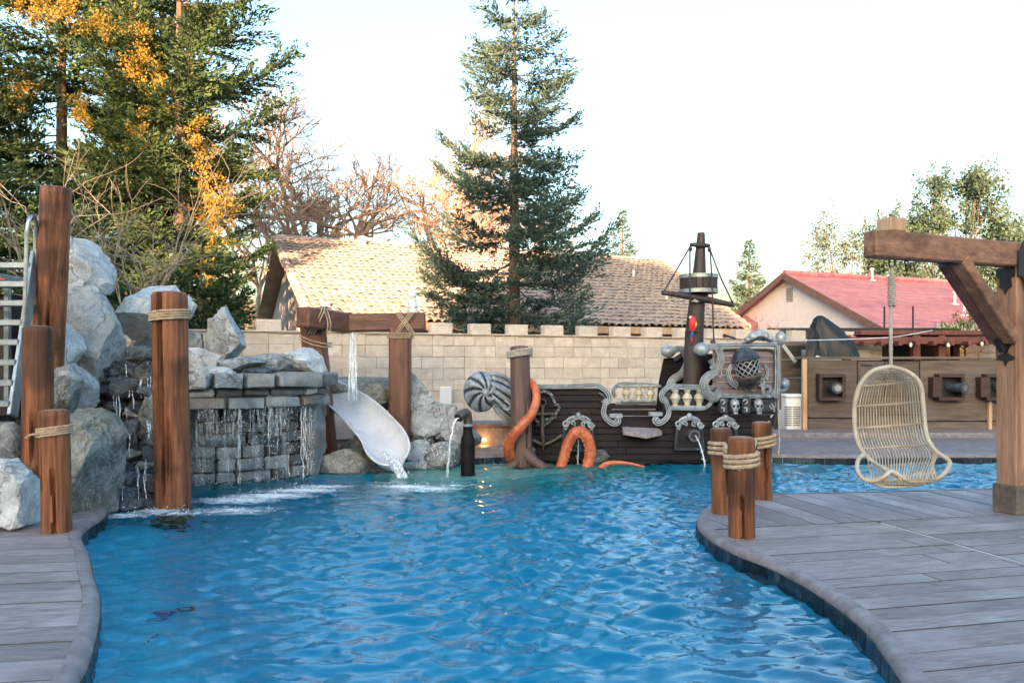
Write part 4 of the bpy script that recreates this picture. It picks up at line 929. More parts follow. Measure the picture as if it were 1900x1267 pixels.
# lantern on the stern panel
ax0, ax1 = S(1397, 728, -.26), S(1377, 640, -.22); ax = (ax1 - ax0).normalized(); xx = Vector((1, 0, 0)); xx = (xx - ax * xx.dot(ax)).normalized(); yy = ax.cross(xx); ML = Matrix((xx, yy, ax)).transposed()
lan = MB(); lan.lathe([(.03, .0), (.055, .02), (.04, .05), (.07, .09), (.10, .12)], ax0, 14, ML); lantern = lan.build('lantern_stem', 'bronze', ship, 50)
m = MB(); m.lathe([(.08, .12), (.17, .19), (.20, .25), (.195, .265), (.0, .266)], ax0, 18, ML); m.build('lantern_bowl', 'bronze', lantern, 50)
m = MB(); m.lathe([(.155, .265), (.175, .50)], ax0, 18, ML, False); m.build('lantern_core', 'black', lantern)
for s in (-1, 1):
    for k in range(12):
        pts = [ax0 + ML @ Vector(((.175 + .02 * t) * math.cos(2 * math.pi * k / 12 + s * t * 1.3), (.175 + .02 * t) * math.sin(2 * math.pi * k / 12 + s * t * 1.3), .265 + .235 * t)) for t in [i / 6 for i in range(7)]]
        m = MB(); m.tube(pts, .008, 5); m.build('lattice_bar', 'silver', lantern, 180, False)
m = MB(); m.lathe([(.20, .495), (.225, .515), (.215, .54), (.20, .545), (.17, .62), (.11, .68), (.04, .715), (.0, .72)], ax0, 18, ML); m.build('lantern_dome', 'silver_dark', lantern, 50)
scroll([(1362, 672), (1351, 690), (1356, 708), (1368, 716)], (.03, .05), dd=-.12, name='lantern_bracket', flutes=1); scroll([(1408, 700), (1416, 708), (1410, 718)], (.03, .03), dd=-.12, name='lantern_bracket', flutes=1)
scroll([(1418, 676), (1424, 690), (1420, 704)], (.022, .03), dd=-.12, name='lantern_bracket', flutes=1)
# gun ports: raised frame with arched, scrolled top, dark inside, a barrel in it
def port(cx, cy, w, h, barrel=True):
    m = MB(); m.prism([S(cx - w, cy + h, -.05), S(cx + w, cy + h, -.05), S(cx + w * .86, cy - h * .2, -.05), S(cx + w * .5, cy - h * .75, -.05), S(cx, cy - h, -.05), S(cx - w * .5, cy - h * .75, -.05), S(cx - w * .86, cy - h * .2, -.05)], (0, .02, 0)); p = m.build('port_opening', 'black', ship)
    scroll([(cx - w, cy + h), (cx - w * .9, cy), (cx - w * .84, cy - h * .3)], .022, 'silver_dark', -.09, 'port_frame', 1, p); scroll([(cx + w, cy + h), (cx + w * .9, cy), (cx + w * .84, cy - h * .3)], .022, 'silver_dark', -.09, 'port_frame', 1, p)
    scroll([(cx - w * 1.05, cy + h), (cx + w * 1.05, cy + h)], .022, 'silver_dark', -.09, 'port_frame', 1, p)
    scroll([(cx - w * .84, cy - h * .3), (cx - w * .55, cy - h * .8), (cx, cy - h * 1.05), (cx + w * .55, cy - h * .8), (cx + w * .84, cy - h * .3)], .03, 'silver', -.09, 'port_frame', 1, p)
    for s in (-1, 1):
        scroll(spiral(cx + s * w * .78, cy - h * .62, 7, 1.5, 1.2, 0, s, 14), .016, 'silver', -.12, 'port_curl', 0, p, 2); scroll([(cx + s * w * .2, cy - h * 1.1), (cx + s * w * .5, cy - h * 1.02), (cx + s * w * .75, cy - h * .85)], (.03, .015), 'silver', -.11, 'port_curl', 0, p)
        scroll(spiral(cx + s * w * .33, cy - h * .68, 5, 1, 1.1, 1, s, 12), .012, 'silver', -.12, 'port_curl', 0, p, 2)
    m = MB(); m.ball(S(cx, cy - h * 1.18, -.1), (.045, .03, .05), 8); m.build('port_crown', 'silver', p, 180)
    if barrel:
        a, b = S(cx - 4, cy + 1, .1), S(cx + 9, cy + 3, -.30); m = MB(); m.tube([a, b], [.085, .075], 14); m.tube([b, b + (b - a) * .08], [.095, .095], 14); bb = m.build('cannon_barrel', 'lens_grey', p)
        m = MB(); m.tube([b + (b - a) * .081, b + (b - a) * .083], .06, 12); m.build('bore', 'black', bb)
port(1279, 805, 26, 28); port(1346, 805, 23, 27, False); port(1073, 806, 30, 30)
spray('water_jet', 'thin water jet from the middle gun port of the ship', [S(1290, 808, -.33), S(1296, 818, -.42), S(1302, 836, -.5), S(1306, 852, -.55), S(1308, 864, -.58)], [.018, .016, .014, .014, .018], 31, n=4)
spray('water_jet', 'thin water jet falling through the arched tentacle', [S(1073, 812, -.2), S(1073, 828, -.22), S(1072, 846, -.24), S(1072, 868, -.24)], [.02, .016, .016, .02], 32, n=4)
# bow: great shell volute and leaf
def groove_dark(me, test, n, closed):                        # darker material on the carved groove faces
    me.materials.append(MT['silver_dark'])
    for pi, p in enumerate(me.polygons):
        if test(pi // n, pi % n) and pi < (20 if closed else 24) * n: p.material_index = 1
vc = P(890, 726, 12.1); rows = []                            # fluted shell: swirl of grooves running out from an off-centre eye
for i in range(21):
    q = i / 20; row = []
    for k in range(72):
        a = 2 * math.pi * k / 72; g = abs(math.sin(4 * a - 4.2 * q)) ** .7; ex, ez = .10 * (1 - q), -.01 * (1 - q)
        if q <= .8: w = q / .8; r = w; y_ = -.24 * math.sqrt(max(0, 1 - (w * .92) ** 2)) - .09 * (g - .5) * math.sin(math.pi * min(1, w * 1.08)) ** .5
        else: w = (q - .8) / .2; r = 1 - .35 * w; y_ = -.095 + .26 * w
        row.append(vc + Vector((ex + r * .255 * math.cos(a) * (1 + .05 * g * q), y_, ez + r * .30 * math.sin(a) * (1 + .05 * g * q))))
    rows.append(row)
m = MB(); m.grid(rows, True); m.add(rows[-1], [tuple(range(72))]); vol = m.build('volute', 'silver', ship, 40, False); groove_dark(vol.data, lambda i, k: abs(math.sin(4 * 2 * math.pi * (k + .5) / 72 - 4.2 * (i + .5) / 20)) < .42 and 2 < i < 16, 72, True)
m = MB(); m.ball(vc + Vector((.10, -.25, -.01)), (.065, .06, .065), 12); m.build('volute_eye', 'silver', vol, 180)
up = cr([P(892, 696, 12.1), P(915, 694, 12.1), P(940, 704, 12.15), P(958, 722, 12.25), P(972, 748, 12.4)], 6); lo2 = cr([P(912, 734, 12.05), P(918, 752, 12.05), P(928, 768, 12.1), P(944, 782, 12.2), P(966, 800, 12.4)], 6)
rows = []
for i, (a, b) in enumerate(zip(up, lo2)):
    row = []
    for k in range(41):
        v = k / 40; g = abs(math.sin(math.pi * (4.5 * v + .5 * i / 24))) ** .6; row.append(a.lerp(b, v) + Vector((0, -.13 * math.sin(math.pi * v) ** .6 - .06 * g * math.sin(math.pi * v) ** .4, 0)))
    rows.append(row)
m = MB(); m.grid(rows); m.grid([[p + Vector((0, .16, 0)) for p in (r[0], r[20], r[40])] for r in rows]); bl = m.build('bow_leaf', 'silver', ship, 45, False); groove_dark(bl.data, lambda i, k: abs(math.sin(math.pi * (4.5 * (k + .5) / 40 + .5 * i / 24))) < .40, 40, False)
for pth, r in (((P(894, 696, 12.08), P(925, 694, 12.06), P(950, 710, 12.15), P(968, 738, 12.3)), .03), ((P(911, 736, 12.03), P(920, 760, 12.03), P(940, 781, 12.1), P(962, 798, 12.3)), .028), ((P(935, 742, 11.98), P(946, 750, 11.98), P(944, 760, 11.99), P(934, 757, 12.0)), .02)):
    m = MB(); m.tube(cr(pth, 7), r, 8); m.build('leaf_edge', 'silver', ship, 180, False)
# anchor and wreath
an = MB(); A = lambda px, py: S(px, py, -.09)
an.tube([A(1007, 752), A(1006, 790), A(1008, 822)], [.028, .03, .038], 10); an.tube([A(985, 768), A(1032, 768)], .026, 8); an.tube(cr([A(980, 812), A(992, 818), A(1008, 824), A(1026, 818), A(1044, 806)], 5), [.012] + [.03] * 19 + [.012], 8); an.tube([A(1008, 820), A(1008, 835)], [.045, .005], 8)
an.tube([A(*p) for p in spiral(1007, 747, 6, 6, .98, 0)], .014, 6); an.build('anchor', 'bronze', ship, 60)
for pth in ([(988, 727), (1005, 726), (1018, 728), (1026, 738), (1030, 750)], [(1030, 750), (1038, 754), (1034, 764), (1028, 772)], [(1028, 772), (1020, 780), (1012, 788), (1006, 792)], [(988, 776), (996, 780), (1000, 788)], [(1012, 778), (1022, 776), (1030, 774)]):
    scroll(pth, .02, 'silver', -.06, 'wreath_branch', 1)
    for i in range(4):
        q = pth[min(i, len(pth) - 1)]; scroll(spiral(q[0], q[1], 4, 1, .9, i, 1, 10), .010, 'silver_dark', -.08, 'wreath_leaf', 0, None, 2)
# mast, yards, crow's nest, rigging
MD = 12.75
mast = thing('ship_mast', 'dark ship mast with crossed yards, crow\'s nest and rigging ropes', 'mast', P(1284, 790, MD))
def m_at(px, py, dd=0): return P(px, py, MD + dd)
m = MB(); m.tube([m_at(1283, 800), m_at(1288, 620), m_at(1297, 520), m_at(1301, 436), m_at(1301, 432)], [.165, .15, .115, .062, .055], 14); m.build('pole', 'mast', mast, 50)
m = MB(); m.tube([m_at(1228, 543, -.16), m_at(1262, 547, -.17), m_at(1296, 553, -.18), m_at(1330, 560, -.17), m_at(1362, 566, -.16)], [.035, .05, .058, .05, .034], 10); m.build('yard', 'mast', mast, 50)
m = MB(); m.tube([m_at(1280, 454, -.08), m_at(1300, 455, -.09), m_at(1317, 456, -.08)], [.028, .045, .028], 10); m.build('top_yard', 'mast', mast, 50)
nc = m_at(1296, 545); rn = .285
for k in range(18):
    a = 2 * math.pi * k / 18; M = Matrix.Rotation(a, 3, 'Z'); m = MB(); m.box(nc + M @ Vector((rn, 0, .15)), (.02, 2 * math.pi * rn / 18 - .008, .30), M, .004); m.build('nest_stave', 'mast', mast, None, False)
for z in (.035, .27):
    m = MB(); m.lathe([(rn + .008, z - .03), (rn + .024, z - .03), (rn + .024, z + .03), (rn + .008, z + .03), (rn + .008, z - .03)], nc, 28, None, False); m.build('nest_hoop', 'silver', mast, 40)
m = MB(); m.lathe([(.0, .01), (rn - .01, .01), (rn - .01, .03), (0, .03)], nc, 24); m.build('nest_floor', 'mast', mast)
m = MB(); m.lathe([(.15, -.09), (.16, .0)], nc, 14); m.build('nest_collar', 'black', mast)
for pts in ([(1281, 457, -.1), (1256, 500, -.15), (1232, 541, -.18)], [(1316, 459, -.1), (1336, 512, -.15), (1360, 563, -.18)], [(1280, 458, -.1), (1280, 520, -.34), (1279, 620, -.2)], [(1317, 460, -.1), (1321, 520, -.35), (1323, 600, -.4), (1326, 650, -.45)]):
    m = MB(); rope(m, cr([m_at(*p) for p in pts], 8), .015, .09, 4, .03); m.build('rigging_rope', 'mast', mast, 180, False)
for px, py in ((1281, 462), (1316, 463)):
    m = MB(); m.ball(m_at(px, py, -.1), (.03, .02, .045), 8); m.build('pulley', 'mast', mast, 180)
for k in range(4):
    m = MB(); m.tube([m_at(1288 - 6, 552 + k * 2, -.16), m_at(1292, 558 + k, -.25), m_at(1300, 560 - k, -.16)], .012, 6); m.build('yard_lashing', 'rope_grey', mast, 180, False)
# parrot perched on the mast
pc = P(1284, 600, MD - .2); par = thing('parrot_figure', 'red, yellow and blue parrot figure perched on the ship mast', 'parrot', P(1284, 618, MD - .2))
m = MB(); m.tube([pc + Vector((0, .01, -.24)), pc + Vector((0, .0, -.16)), pc + Vector((0, -.02, -.06)), pc + Vector((0, -.03, .03)), pc + Vector((-.005, -.02, .09)), pc + Vector((-.015, -.025, .125))], [.018, .022, .055, .062, .05, .022], 12); m.build('body', 'parrot_red', par, 180)
m = MB(); m.tube([pc + Vector((-.03, -.06, .10)), pc + Vector((-.05, -.075, .09)), pc + Vector((-.055, -.07, .07))], [.02, .015, .003], 8); m.build('beak', 'white', par, 180)
m = MB(); m.tube([pc + Vector((.035, -.05, .04)), pc + Vector((.045, -.045, -.03)), pc + Vector((.03, -.03, -.10))], [.02, .028, .006], 8); m.build('wing', 'parrot_yellow', par, 180)
m = MB(); m.tube([pc + Vector((0, -.02, -.10)), pc + Vector((0, .0, -.20)), pc + Vector((0, .01, -.24))], [.03, .03, .012], 8); m.build('wing', 'parrot_blue', par, 180)
m = MB(); m.tube([pc + Vector((0, .0, -.20)), pc + Vector((0, .01, -.33))], [.018, .012], 8); m.build('tail', 'parrot_red', par, 180)
m = MB(); m.tube([pc + Vector((-.10, -.03, -.125)), pc + Vector((.10, -.03, -.125))], .016, 8); m.tube([pc + Vector((0, -.03, -.125)), pc + Vector((0, .1, -.125))], .014, 8); m.build('perch', 'mast', par)
# loose ropes on the stern
for nm, lb, pts in (('rope', 'frayed rope end hanging down the stern panel beside the lantern', [S(1328, 646, -.2), S(1334, 670, -.2), S(1339, 690, -.2), S(1335, 702, -.22)]), ('rope', 'long rope hanging from the ship stern to the deck', [S(1443, 645, -.2), S(1447, 700, -.15), S(1444, 760, -.1), S(1446, 820, -.3), S(1443, 846, -.35)])):
    m = MB(); rope(m, cr(pts, 10), .014, .08, 4, .03); tag(m.build(nm, 'rope_grey', None, 180, False), lb, 'rope')
# mooring log with rope and the orange tentacles
mb_ = W(972, 864); log('mooring_log', 'grey brown roped log in front of the ship bow, wrapped by a tentacle', (mb_.x, mb_.y, -1.0), P(964, 646, mb_.y), .165, 'post_grey', ((-1.0, .3, .72),), 15, None, ((1.50, 1.61, 3.1, .026, .02),), 'rope_grey', .88, endmat='post_grey')
for k in range(5):                                           # splintered sleeve edge and roots
    pass
def tent(name, label, pts, rad, D, seed):
    q = cr([P(p[0], p[1], D + (p[2] if len(p) > 2 else 0)) for p in pts], 8); n = len(q)
    rr = [rad[0] + (rad[1] - rad[0]) * i / (n - 1) for i in range(n)]; rr = [r * (1 + .05 * math.sin(i * 1.9 + seed)) for i, r in enumerate(rr)]
    t = thing(name, label, 'tentacle', q[-1] if q[-1].z < q[0].z else q[0], 'orange tentacles of a sea monster'); m = MB(); m.tube(q, rr, 14); m.build('arm', 'tentacle', t, 60)
    for i in range(3, n - 3, 2):
        T = (q[i + 1] - q[i - 1]).normalized(); s = T.cross(Vector((0, -1, 0))).normalized()
        for sg in (1,):
            m = MB(); c = q[i] + s * rr[i] * .86 * sg + Vector((0, -rr[i] * .35, 0)); m.ball(c, rr[i] * .26, 7); m.build('sucker', 'tentacle', t, 180, False)
    return t
LD = mb_.y
tent('tentacle', 'orange tentacle coiled up round the roped log', [(985, 708, .02), (994, 722, -.12), (995, 745, -.2), (985, 770, -.28), (964, 795, -.32), (947, 818, -.22), (944, 838, -.1), (952, 850, .02)], (.05, .09), LD, 1)
tent('tentacle', 'orange tentacle arching in front of the left gun port', [(1038, 872), (1046, 848), (1054, 822), (1066, 803), (1080, 801), (1091, 815), (1096, 838), (1090, 866)], (.072, .086), LD - .1, 2)
tent('tentacle', 'orange and pale tentacle tip lying on the water beside the hull', [(1108, 876), (1122, 862), (1140, 858), (1168, 860), (1195, 866)], (.05, .015), LD - .2, 3)
m = MB()
for (a, b, r0, r1) in (((975, 840), (1010, 868), .12, .03), ((985, 850), (1030, 872), .09, .02), ((965, 850), (940, 868), .09, .03), ((990, 862), (1045, 869), .05, .03)):
    m.tube(cr([P(*a, LD - .05), P((a[0] + b[0]) / 2, (a[1] + b[1]) / 2 + 3, LD - .15), P(*b, LD - .2)], 5), [r0 + (r1 - r0) * i / 10 for i in range(11)], 8)
tag(m.build('log_roots', 'post_grey', None, 60), 'gnarled brown roots spreading from the roped log at the water', 'roots')
# bottle-shaped fountain with elbow spout
fb = W(868, 878); bf = thing('bottle_fountain', 'dark bottle-shaped fountain post with curved spout standing in the shallow ledge', 'fountain', (fb.x, fb.y, -.3))
sc_ = fb.y / F
m = MB(); m.lathe([(.098, -.3), (.10, .0), (.10, .30), (.095, .36), (.068, .42), (.064, .52), (.07, .53)], (fb.x, fb.y, 0), 18); m.build('bottle', 'hull', bf, 50)
m = MB(); m.lathe([(.072, .53), (.075, .56), (.06, .565)], (fb.x, fb.y, 0), 18); m.build('collar', 'silver', bf, 50)
e = [Vector((fb.x, fb.y, .56)), Vector((fb.x, fb.y, .66)), Vector((fb.x - .02, fb.y - .03, .72)), Vector((fb.x - .08, fb.y - .10, .70)), Vector((fb.x - .12, fb.y - .16, .66))]
m = MB(); m.tube(cr(e, 6), [.062] * 18 + [.066] * 5 + [.07, .07], 12); m.build('spout', 'bronze', bf, 60); m = MB(); m.tube([e[-1] + Vector((-.004, -.006, -.004)), e[-1] + Vector((-.006, -.008, -.006))], .05, 12); m.build('bore', 'black', bf)
spray('water_jet', 'thin water jet from the bottle fountain spout', [e[-1], e[-1] + Vector((-.05, -.06, -.06)), e[-1] + Vector((-.09, -.10, -.25)), e[-1] + Vector((-.12, -.13, -.5)), Vector((e[-1].x - .14, e[-1].y - .15, WZ))], [.02, .018, .014, .014, .018], 33, n=4)
# low bench with a warm light
bench = thing('bench_wall', 'low cement bench with a warm step light behind the shallow ledge', 'bench', P(900, 845, 12.9))
m = MB(); m.box(P(895, 812, 13.2) , (1.5, .5, .5), None, .02); m.build('bench_face', 'coping', bench); m = MB(); m.box(P(895, 785, 13.15), (1.56, .66, .05), None, .015); m.build('bench_top', 'coping', bench)
m = MB(); m.box(P(895, 836, 12.75), (1.7, .6, .16), None, .03); m.build('bench_foot', 'coping', bench)
lp = P(898, 815, 12.90); m = MB(); m.box(lp, (.07, .03, .035)); m.build('step_light', 'lamp_glow', bench)
ld = bpy.data.lights.new('step_light', 'POINT'); ld.energy = .45; ld.color = (1, .42, .12); ld.shadow_soft_size = .03; lo_ = bpy.data.objects.new('step_light_source', ld); COL.objects.link(lo_); lo_.location = lp + Vector((0, -.1, -.02)) - wloc(bench); lo_.parent = bench
# ================================================================ crenellated block wall
WO = Vector((-.99, 14.6, 0))
def WP(t, d, z): return WO + U * t + V_ * d + Vector((0, 0, z))
MU = Matrix((U, V_, Vector((0, 0, 1)))).transposed()
bw = thing('block_wall', 'cream concrete block garden wall with battlement top behind the pool', 'wall', WP(1, 0, -.1))
m = MB(); m.box(WP(1.6, .115, .9), (17.6, .16, 2.04), MU); m.build('wall_core', 'block_mortar', bw)
rnd = random.Random(12); H_ = .2032; bm_full = [CHB(.2005, .06, H_ / 2 - .0025, .006), CHB(.0995, .06, H_ / 2 - .0025, .006)]
def jit(V, r): return [Vector((p.x, p.y + (rnd.uniform(-.006, .006) if p.y < 0 else 0), p.z)) for p in V]
meshes = {}
def block_mesh(kind, k):
    if (kind, k) not in meshes:
        V, Q = bm_full[kind]; meshes[(kind, k)] = mesh_from('block', [tuple(p) for p in jit(V, 0)], Q)
    return meshes[(kind, k)]
nb = 0
for r in range(9):
    z = 1.93 - H_ * (r + .5); x = -7.0 + (.0 if r % 2 else .2)
    tmin = -6.3 if r < 5 else -2.9
    while x < 10.2:
        half = rnd.random() < .10
        w = .203 if half else .406
        if x > tmin:
            o = child_mesh('block', block_mesh(1 if half else 0, rnd.randrange(6)), 'block', bw, WP(x + w / 2, rnd.uniform(-.006, .006), z)); o.rotation_euler = (0, 0, R(23)); nb += 1
        x += w
k = 0; t = -6.2
Vm, Qm = CHB(.2, .1, .10, .010); mer = mesh_from('merlon', [tuple(p) for p in Vm], Qm)
t0 = (873 - CX) / F                                          # first merlon located on the wall line from the photo
tt = (t0 * WO.y - WO.x) / (U.x - t0 * U.y) + .2
while tt > -6.3: tt -= .755
while tt < 10:
    o = child_mesh('merlon', mer, 'block', bw, WP(tt, .08, 1.93 + .112)); o.rotation_euler = (0, 0, R(23)); tt += .755
m = MB(); m.beam(WP(-7, .0, 1.943), WP(10.4, .0, 1.943), .20, .022); m.build('wall_cap', 'block', bw)
m = MB(); pts = [WP(-5.6 + i * .5, -.075, 1.925 + .012 * math.sin(i * 2.1)) for i in range(32)]; m.tube(cr(pts, 3), .008, 5); tag(m.build('light_cable', 'rope', None, 180), 'thin tan cable strung along the top of the block wall', 'cable')
ub = thing('utility_box', 'white utility box on the block wall above the rocks', 'box', P(826, 760, 14.3)); m = MB(); m.box(P(827, 735, 14.35), (.22, .1, .34), None, .01); m.build('cover', 'white', ub); m = MB(); m.box(P(835, 761, 14.3), (.24, .1, .12), None, .01); m.build('outlet', 'black', ub)

# ================================================================ house with the tan tile roof
E0 = Vector((-4.95, 19.7, 0)); ZE, ZR, RUN = 2.5, 5.68, 8.0; TL, TR0, TR1 = 0.0, 13.4, 15.4
def HP(t, f, z=None):                                       # t along the eave, f 0..1 from eave to ridge
    return E0 + U * t + V_ * (RUN * f) + Vector((0, 0, ZE + (ZR - ZE) * f if z is None else z))
h1 = thing('tile_roof_house', 'house with large tan clay tile roof behind the block wall', 'house', E0 + U * 7 + V_ * 4)
m = MB(); m.grid([[HP(-.0, f) - Vector((0, 0, .06)), HP(TR0 + (TR1 - TR0) * f, f) - Vector((0, 0, .06))] for f in (0, .5, 1)]); rfdeck = m.build('roof', 'trim_brown', h1)
m = MB(); b0_ = [HP(.0, 1) - Vector((0, 0, .07)), HP(TR1, 1) - Vector((0, 0, .07)), HP(TR0, 1) + V_ * 8 + Vector((0, 0, -3.2)), HP(0, 1) + V_ * 8 + Vector((0, 0, -3.2))]; m.add(b0_, [(0, 1, 2, 3)]); m.build('rear_roof', 'roof_tile_far', h1)
m = MB(); m.prism([HP(.55, .06, -.1), HP(.55, .06, ZE + .05), HP(.55, 1, ZR - .25), HP(.55, 1, -.1)], U * .2); m.prism([HP(.55, 1, -.1), HP(.55, 1, ZR - .25), HP(.55, 1.95, ZE), HP(.55, 1.95, -.1)], U * .2); m.build('gable_wall', 'stucco_tan', h1)
m = MB(); m.prism([HP(.75, .06, -.1), HP(.75, .06, ZE + .05), HP(TR0 - .5, .06, ZE + .05), HP(TR0 - .5, .06, -.1)], V_ * .2); m.build('front_wall', 'stucco_tan', h1)
m = MB(); m.prism([HP(TR0 - .5, .06, -.1), HP(TR0 - .5, .06, ZE), HP(TR1 - .6, .95, ZR - .5), HP(TR1 - .6, .95, -.1)], U * .1); m.build('gable_wall', 'stucco_tan', h1)
m = MB(); m.beam(HP(.0, -.003, ZE - .12), HP(TR0, -.003, ZE - .12), .05, .2); m.build('fascia', 'pale_wood', h1)
m = MB(); m.beam(HP(-.02, 0, ZE - .14), HP(-.02, 1, ZR - .14), .05, .2); m.build('fascia', 'trim_grey', h1)
m = MB(); m.beam(HP(.5, .10, 1.3), HP(.5, .10, 3.0), .18, .14, (0, 1, 0)); m.build('corner_trim', 'trim_grey', h1)
# barrel tiles: the 300 that show largest are pieces, the rest one part
SL = math.hypot(RUN, ZR - ZE); rowh = .36; nrow = int(SL / rowh) + 1; tw = .265
dS = (V_ * RUN + Vector((0, 0, ZR - ZE))).normalized(); nS = U.cross(dS)
if nS.z < 0: nS = -nS
MR = Matrix((U, dS, nS)).transposed(); qR = MR.to_euler()
def tile_geo(seed):
    r_ = random.Random(seed); V = []; n = 6
    for y_, rr, dz in ((-.24, .125, .05 + r_.uniform(0, .012)), (.22, .105, .0)):
        for i in range(n + 1):
            a = math.pi * i / n; V.append(Vector((math.cos(a) * rr * 1.08, y_, math.sin(a) * rr * .62 + dz)))
    for i in range(n + 1):
        a = math.pi * i / n; V.append(Vector((math.cos(a) * .10, -.238, math.sin(a) * .075 + .03)))
    Q = [(i, i + 1, n + 2 + i, n + 1 + i) for i in range(n)] + [(2 * n + 2 + i, 2 * n + 3 + i, i + 1, i) for i in range(n)]
    Q += [(n, 2 * n + 1, 2 * n + 1 + 0, n)] if False else []
    return V, Q
tg = [tile_geo(s) for s in range(6)]; tms = [mesh_from('roof_tile', [tuple(p) for p in v], q, 60) for v, q in tg]
spots = []
for r in range(nrow):
    f = (r + .5) * rowh / SL
    if f > 1: break
    t_ = .06 + (.0 if r % 2 else .0)
    while t_ < TR0 + (TR1 - TR0) * f:
        spots.append((r, f, t_)); t_ += tw * .86
dist = lambda s: HP(s[2], s[1]).length
spots.sort(key=dist); far = MB()
for k, (r, f, t_) in enumerate(spots):
    p = HP(t_ + rnd.uniform(-.02, .02), f) + dS * rnd.uniform(-.05, .05)
    if k < 300:
        o = child_mesh('roof_tile', tms[k % 6], 'roof_tile', rfdeck, p); o.rotation_euler = qR
    else:
        v, q = tg[k % 6]; far.add([p + MR @ x for x in v], q)
stuff(far.build('far_roof_tiles', 'roof_tile_far', rfdeck, 60, False))
for k in range(int(15.3 / .4)):
    m = MB(); a = HP(.05 + k * .4, 1); m.tube([a, a + U * .43], [.13, .11], 8); m.build('ridge_tile', 'roof_tile', rfdeck, 40, False)
for k in range(int(SL / .4)):
    f0 = k * .4 / SL; a = HP(-.03, f0); b = HP(-.03, min(1, f0 + .43 / SL)); m = MB(); m.tube([a + Vector((0, 0, .07)), b + Vector((0, 0, .03))], [.12, .10], 7); m.build('rake_tile', 'roof_tile', rfdeck, 40, False)
    a = HP(TR0 + (TR1 - TR0) * f0, f0); b = HP(TR0 + (TR1 - TR0) * min(1, f0 + .43 / SL), min(1, f0 + .43 / SL)); m = MB(); m.tube([a + Vector((0, 0, .07)), b + Vector((0, 0, .03))], [.12, .10], 7); m.build('rake_tile', 'roof_tile', rfdeck, 40, False)
m = MB(); m.lathe([(.12, -.1), (.12, .25), (.17, .26), (.17, .34), (.0, .40)], HP(2.9, .93), 12); m.build('roof_vent', 'white', rfdeck, 50)
for t_, f in ((7.4, .33), (12.0, .30), (12.3, .62)):
    m = MB(); m.lathe([(.04, -.1), (.04, .35), (.0, .35)], HP(t_, f), 8); m.build('vent_pipe', 'white', rfdeck, 50)

# ================================================================ house with the red roof
AP = Vector((10.25, 30.0, 0)); HW, ZA, ZB, LEN = 4.57, 4.75, 2.5, 9.3
def RP(t, s, z=None):                                       # s 0 at the ridge, 1 at the near eave, -1 far eave
    return AP + U * t - V_ * (HW * s) + Vector((0, 0, ZA - (ZA - ZB) * abs(s) if z is None else z))
h2 = thing('red_roof_house', 'pale pink gabled house with red shingle roof right of the ship', 'house', AP + U * 4)
m = MB(); m.prism([RP(.3, 1, -.1), RP(.3, 1, ZB), RP(.3, 0), RP(.3, -1, ZB), RP(.3, -1, -.1)], U * .15); m.build('gable_wall', 'stucco_pink', h2)
m = MB(); m.prism([RP(.45, .93, -.1), RP(.45, .93, ZB), RP(LEN - .3, .93, ZB), RP(LEN - .3, .93, -.1)], V_ * .15); m.build('front_wall', 'stucco_pink', h2)
m = MB(); m.grid([[RP(0, s) + Vector((0, 0, .02)), RP(LEN, s) + Vector((0, 0, .02))] for s in (1.06, 0)]); m.grid([[RP(0, s) + Vector((0, 0, .02)), RP(LEN, s) + Vector((0, 0, .02))] for s in (-1.06, 0)]); rr_ = m.build('roof', 'red_roof', h2)
for sd in (1, -1):
    for k in range(15):
        s0 = 1.06 - k * 1.06 / 15; s1 = s0 - 1.06 / 15 - .012
        m = MB(); L = [RP(-.02, sd * s0), RP(LEN, sd * s0), RP(LEN, sd * s1), RP(-.02, sd * s1)]; off = [.075, .075, .035, .035]; m.add([p + Vector((0, 0, o)) for p, o in zip(L, off)] + [p + Vector((0, 0, .022)) for p in L], [(0, 1, 2, 3), (0, 4, 5, 1), (0, 3, 7, 4)]); m.build('shingle_course', 'red_roof', rr_, None, False)
    m = MB(); m.beam(RP(-.05, sd * 1.06) - Vector((0, 0, .04)), RP(-.05, 0) - Vector((0, 0, .04)), .06, .22, (0, 0, 1)); m.build('barge_board', 'trim_brown', h2)
m = MB(); m.box(RP(.27, .0, 4.02), (.06, .3, .5), MU); vt = m.build('gable_vent', 'trim_grey', h2)
for k in range(6): m = MB(); m.box(RP(.235, 0, 3.84 + k * .075), (.03, .28, .02), MU); m.build('slat', 'trim_brown', vt)
for k in range(24): m = MB(); a = RP(.0 + k * .39, 0) + Vector((0, 0, .07)); m.tube([a, a + U * .41], [.12, .10], 8); m.build('ridge_shingle', 'red_roof', rr_, 40, False)
for t_, s in ((4.2, .05), (6.2, .5), (5.4, .72), (7.2, .62), (7.4, .78)):
    m = MB(); m.lathe([(.16, -.02), (.15, .03), (.05, .05), (.05, .42), (.08, .43), (.08, .5), (0, .52)], RP(t_, s) + Vector((0, 0, .03)), 10); m.build('roof_vent', 'stucco_pink', rr_, 50)
# low red roof wing between the two houses
m = MB(); a = RP(-.5, -.7); m.prism([P(1340, 602, 31), P(1420, 570, 34), P(1440, 570, 36), P(1400, 610, 31)], (0, 0, -.1)); tag(m.build('low_roof', 'red_roof', None), 'low red roof wing between the two neighbouring houses', 'roof')

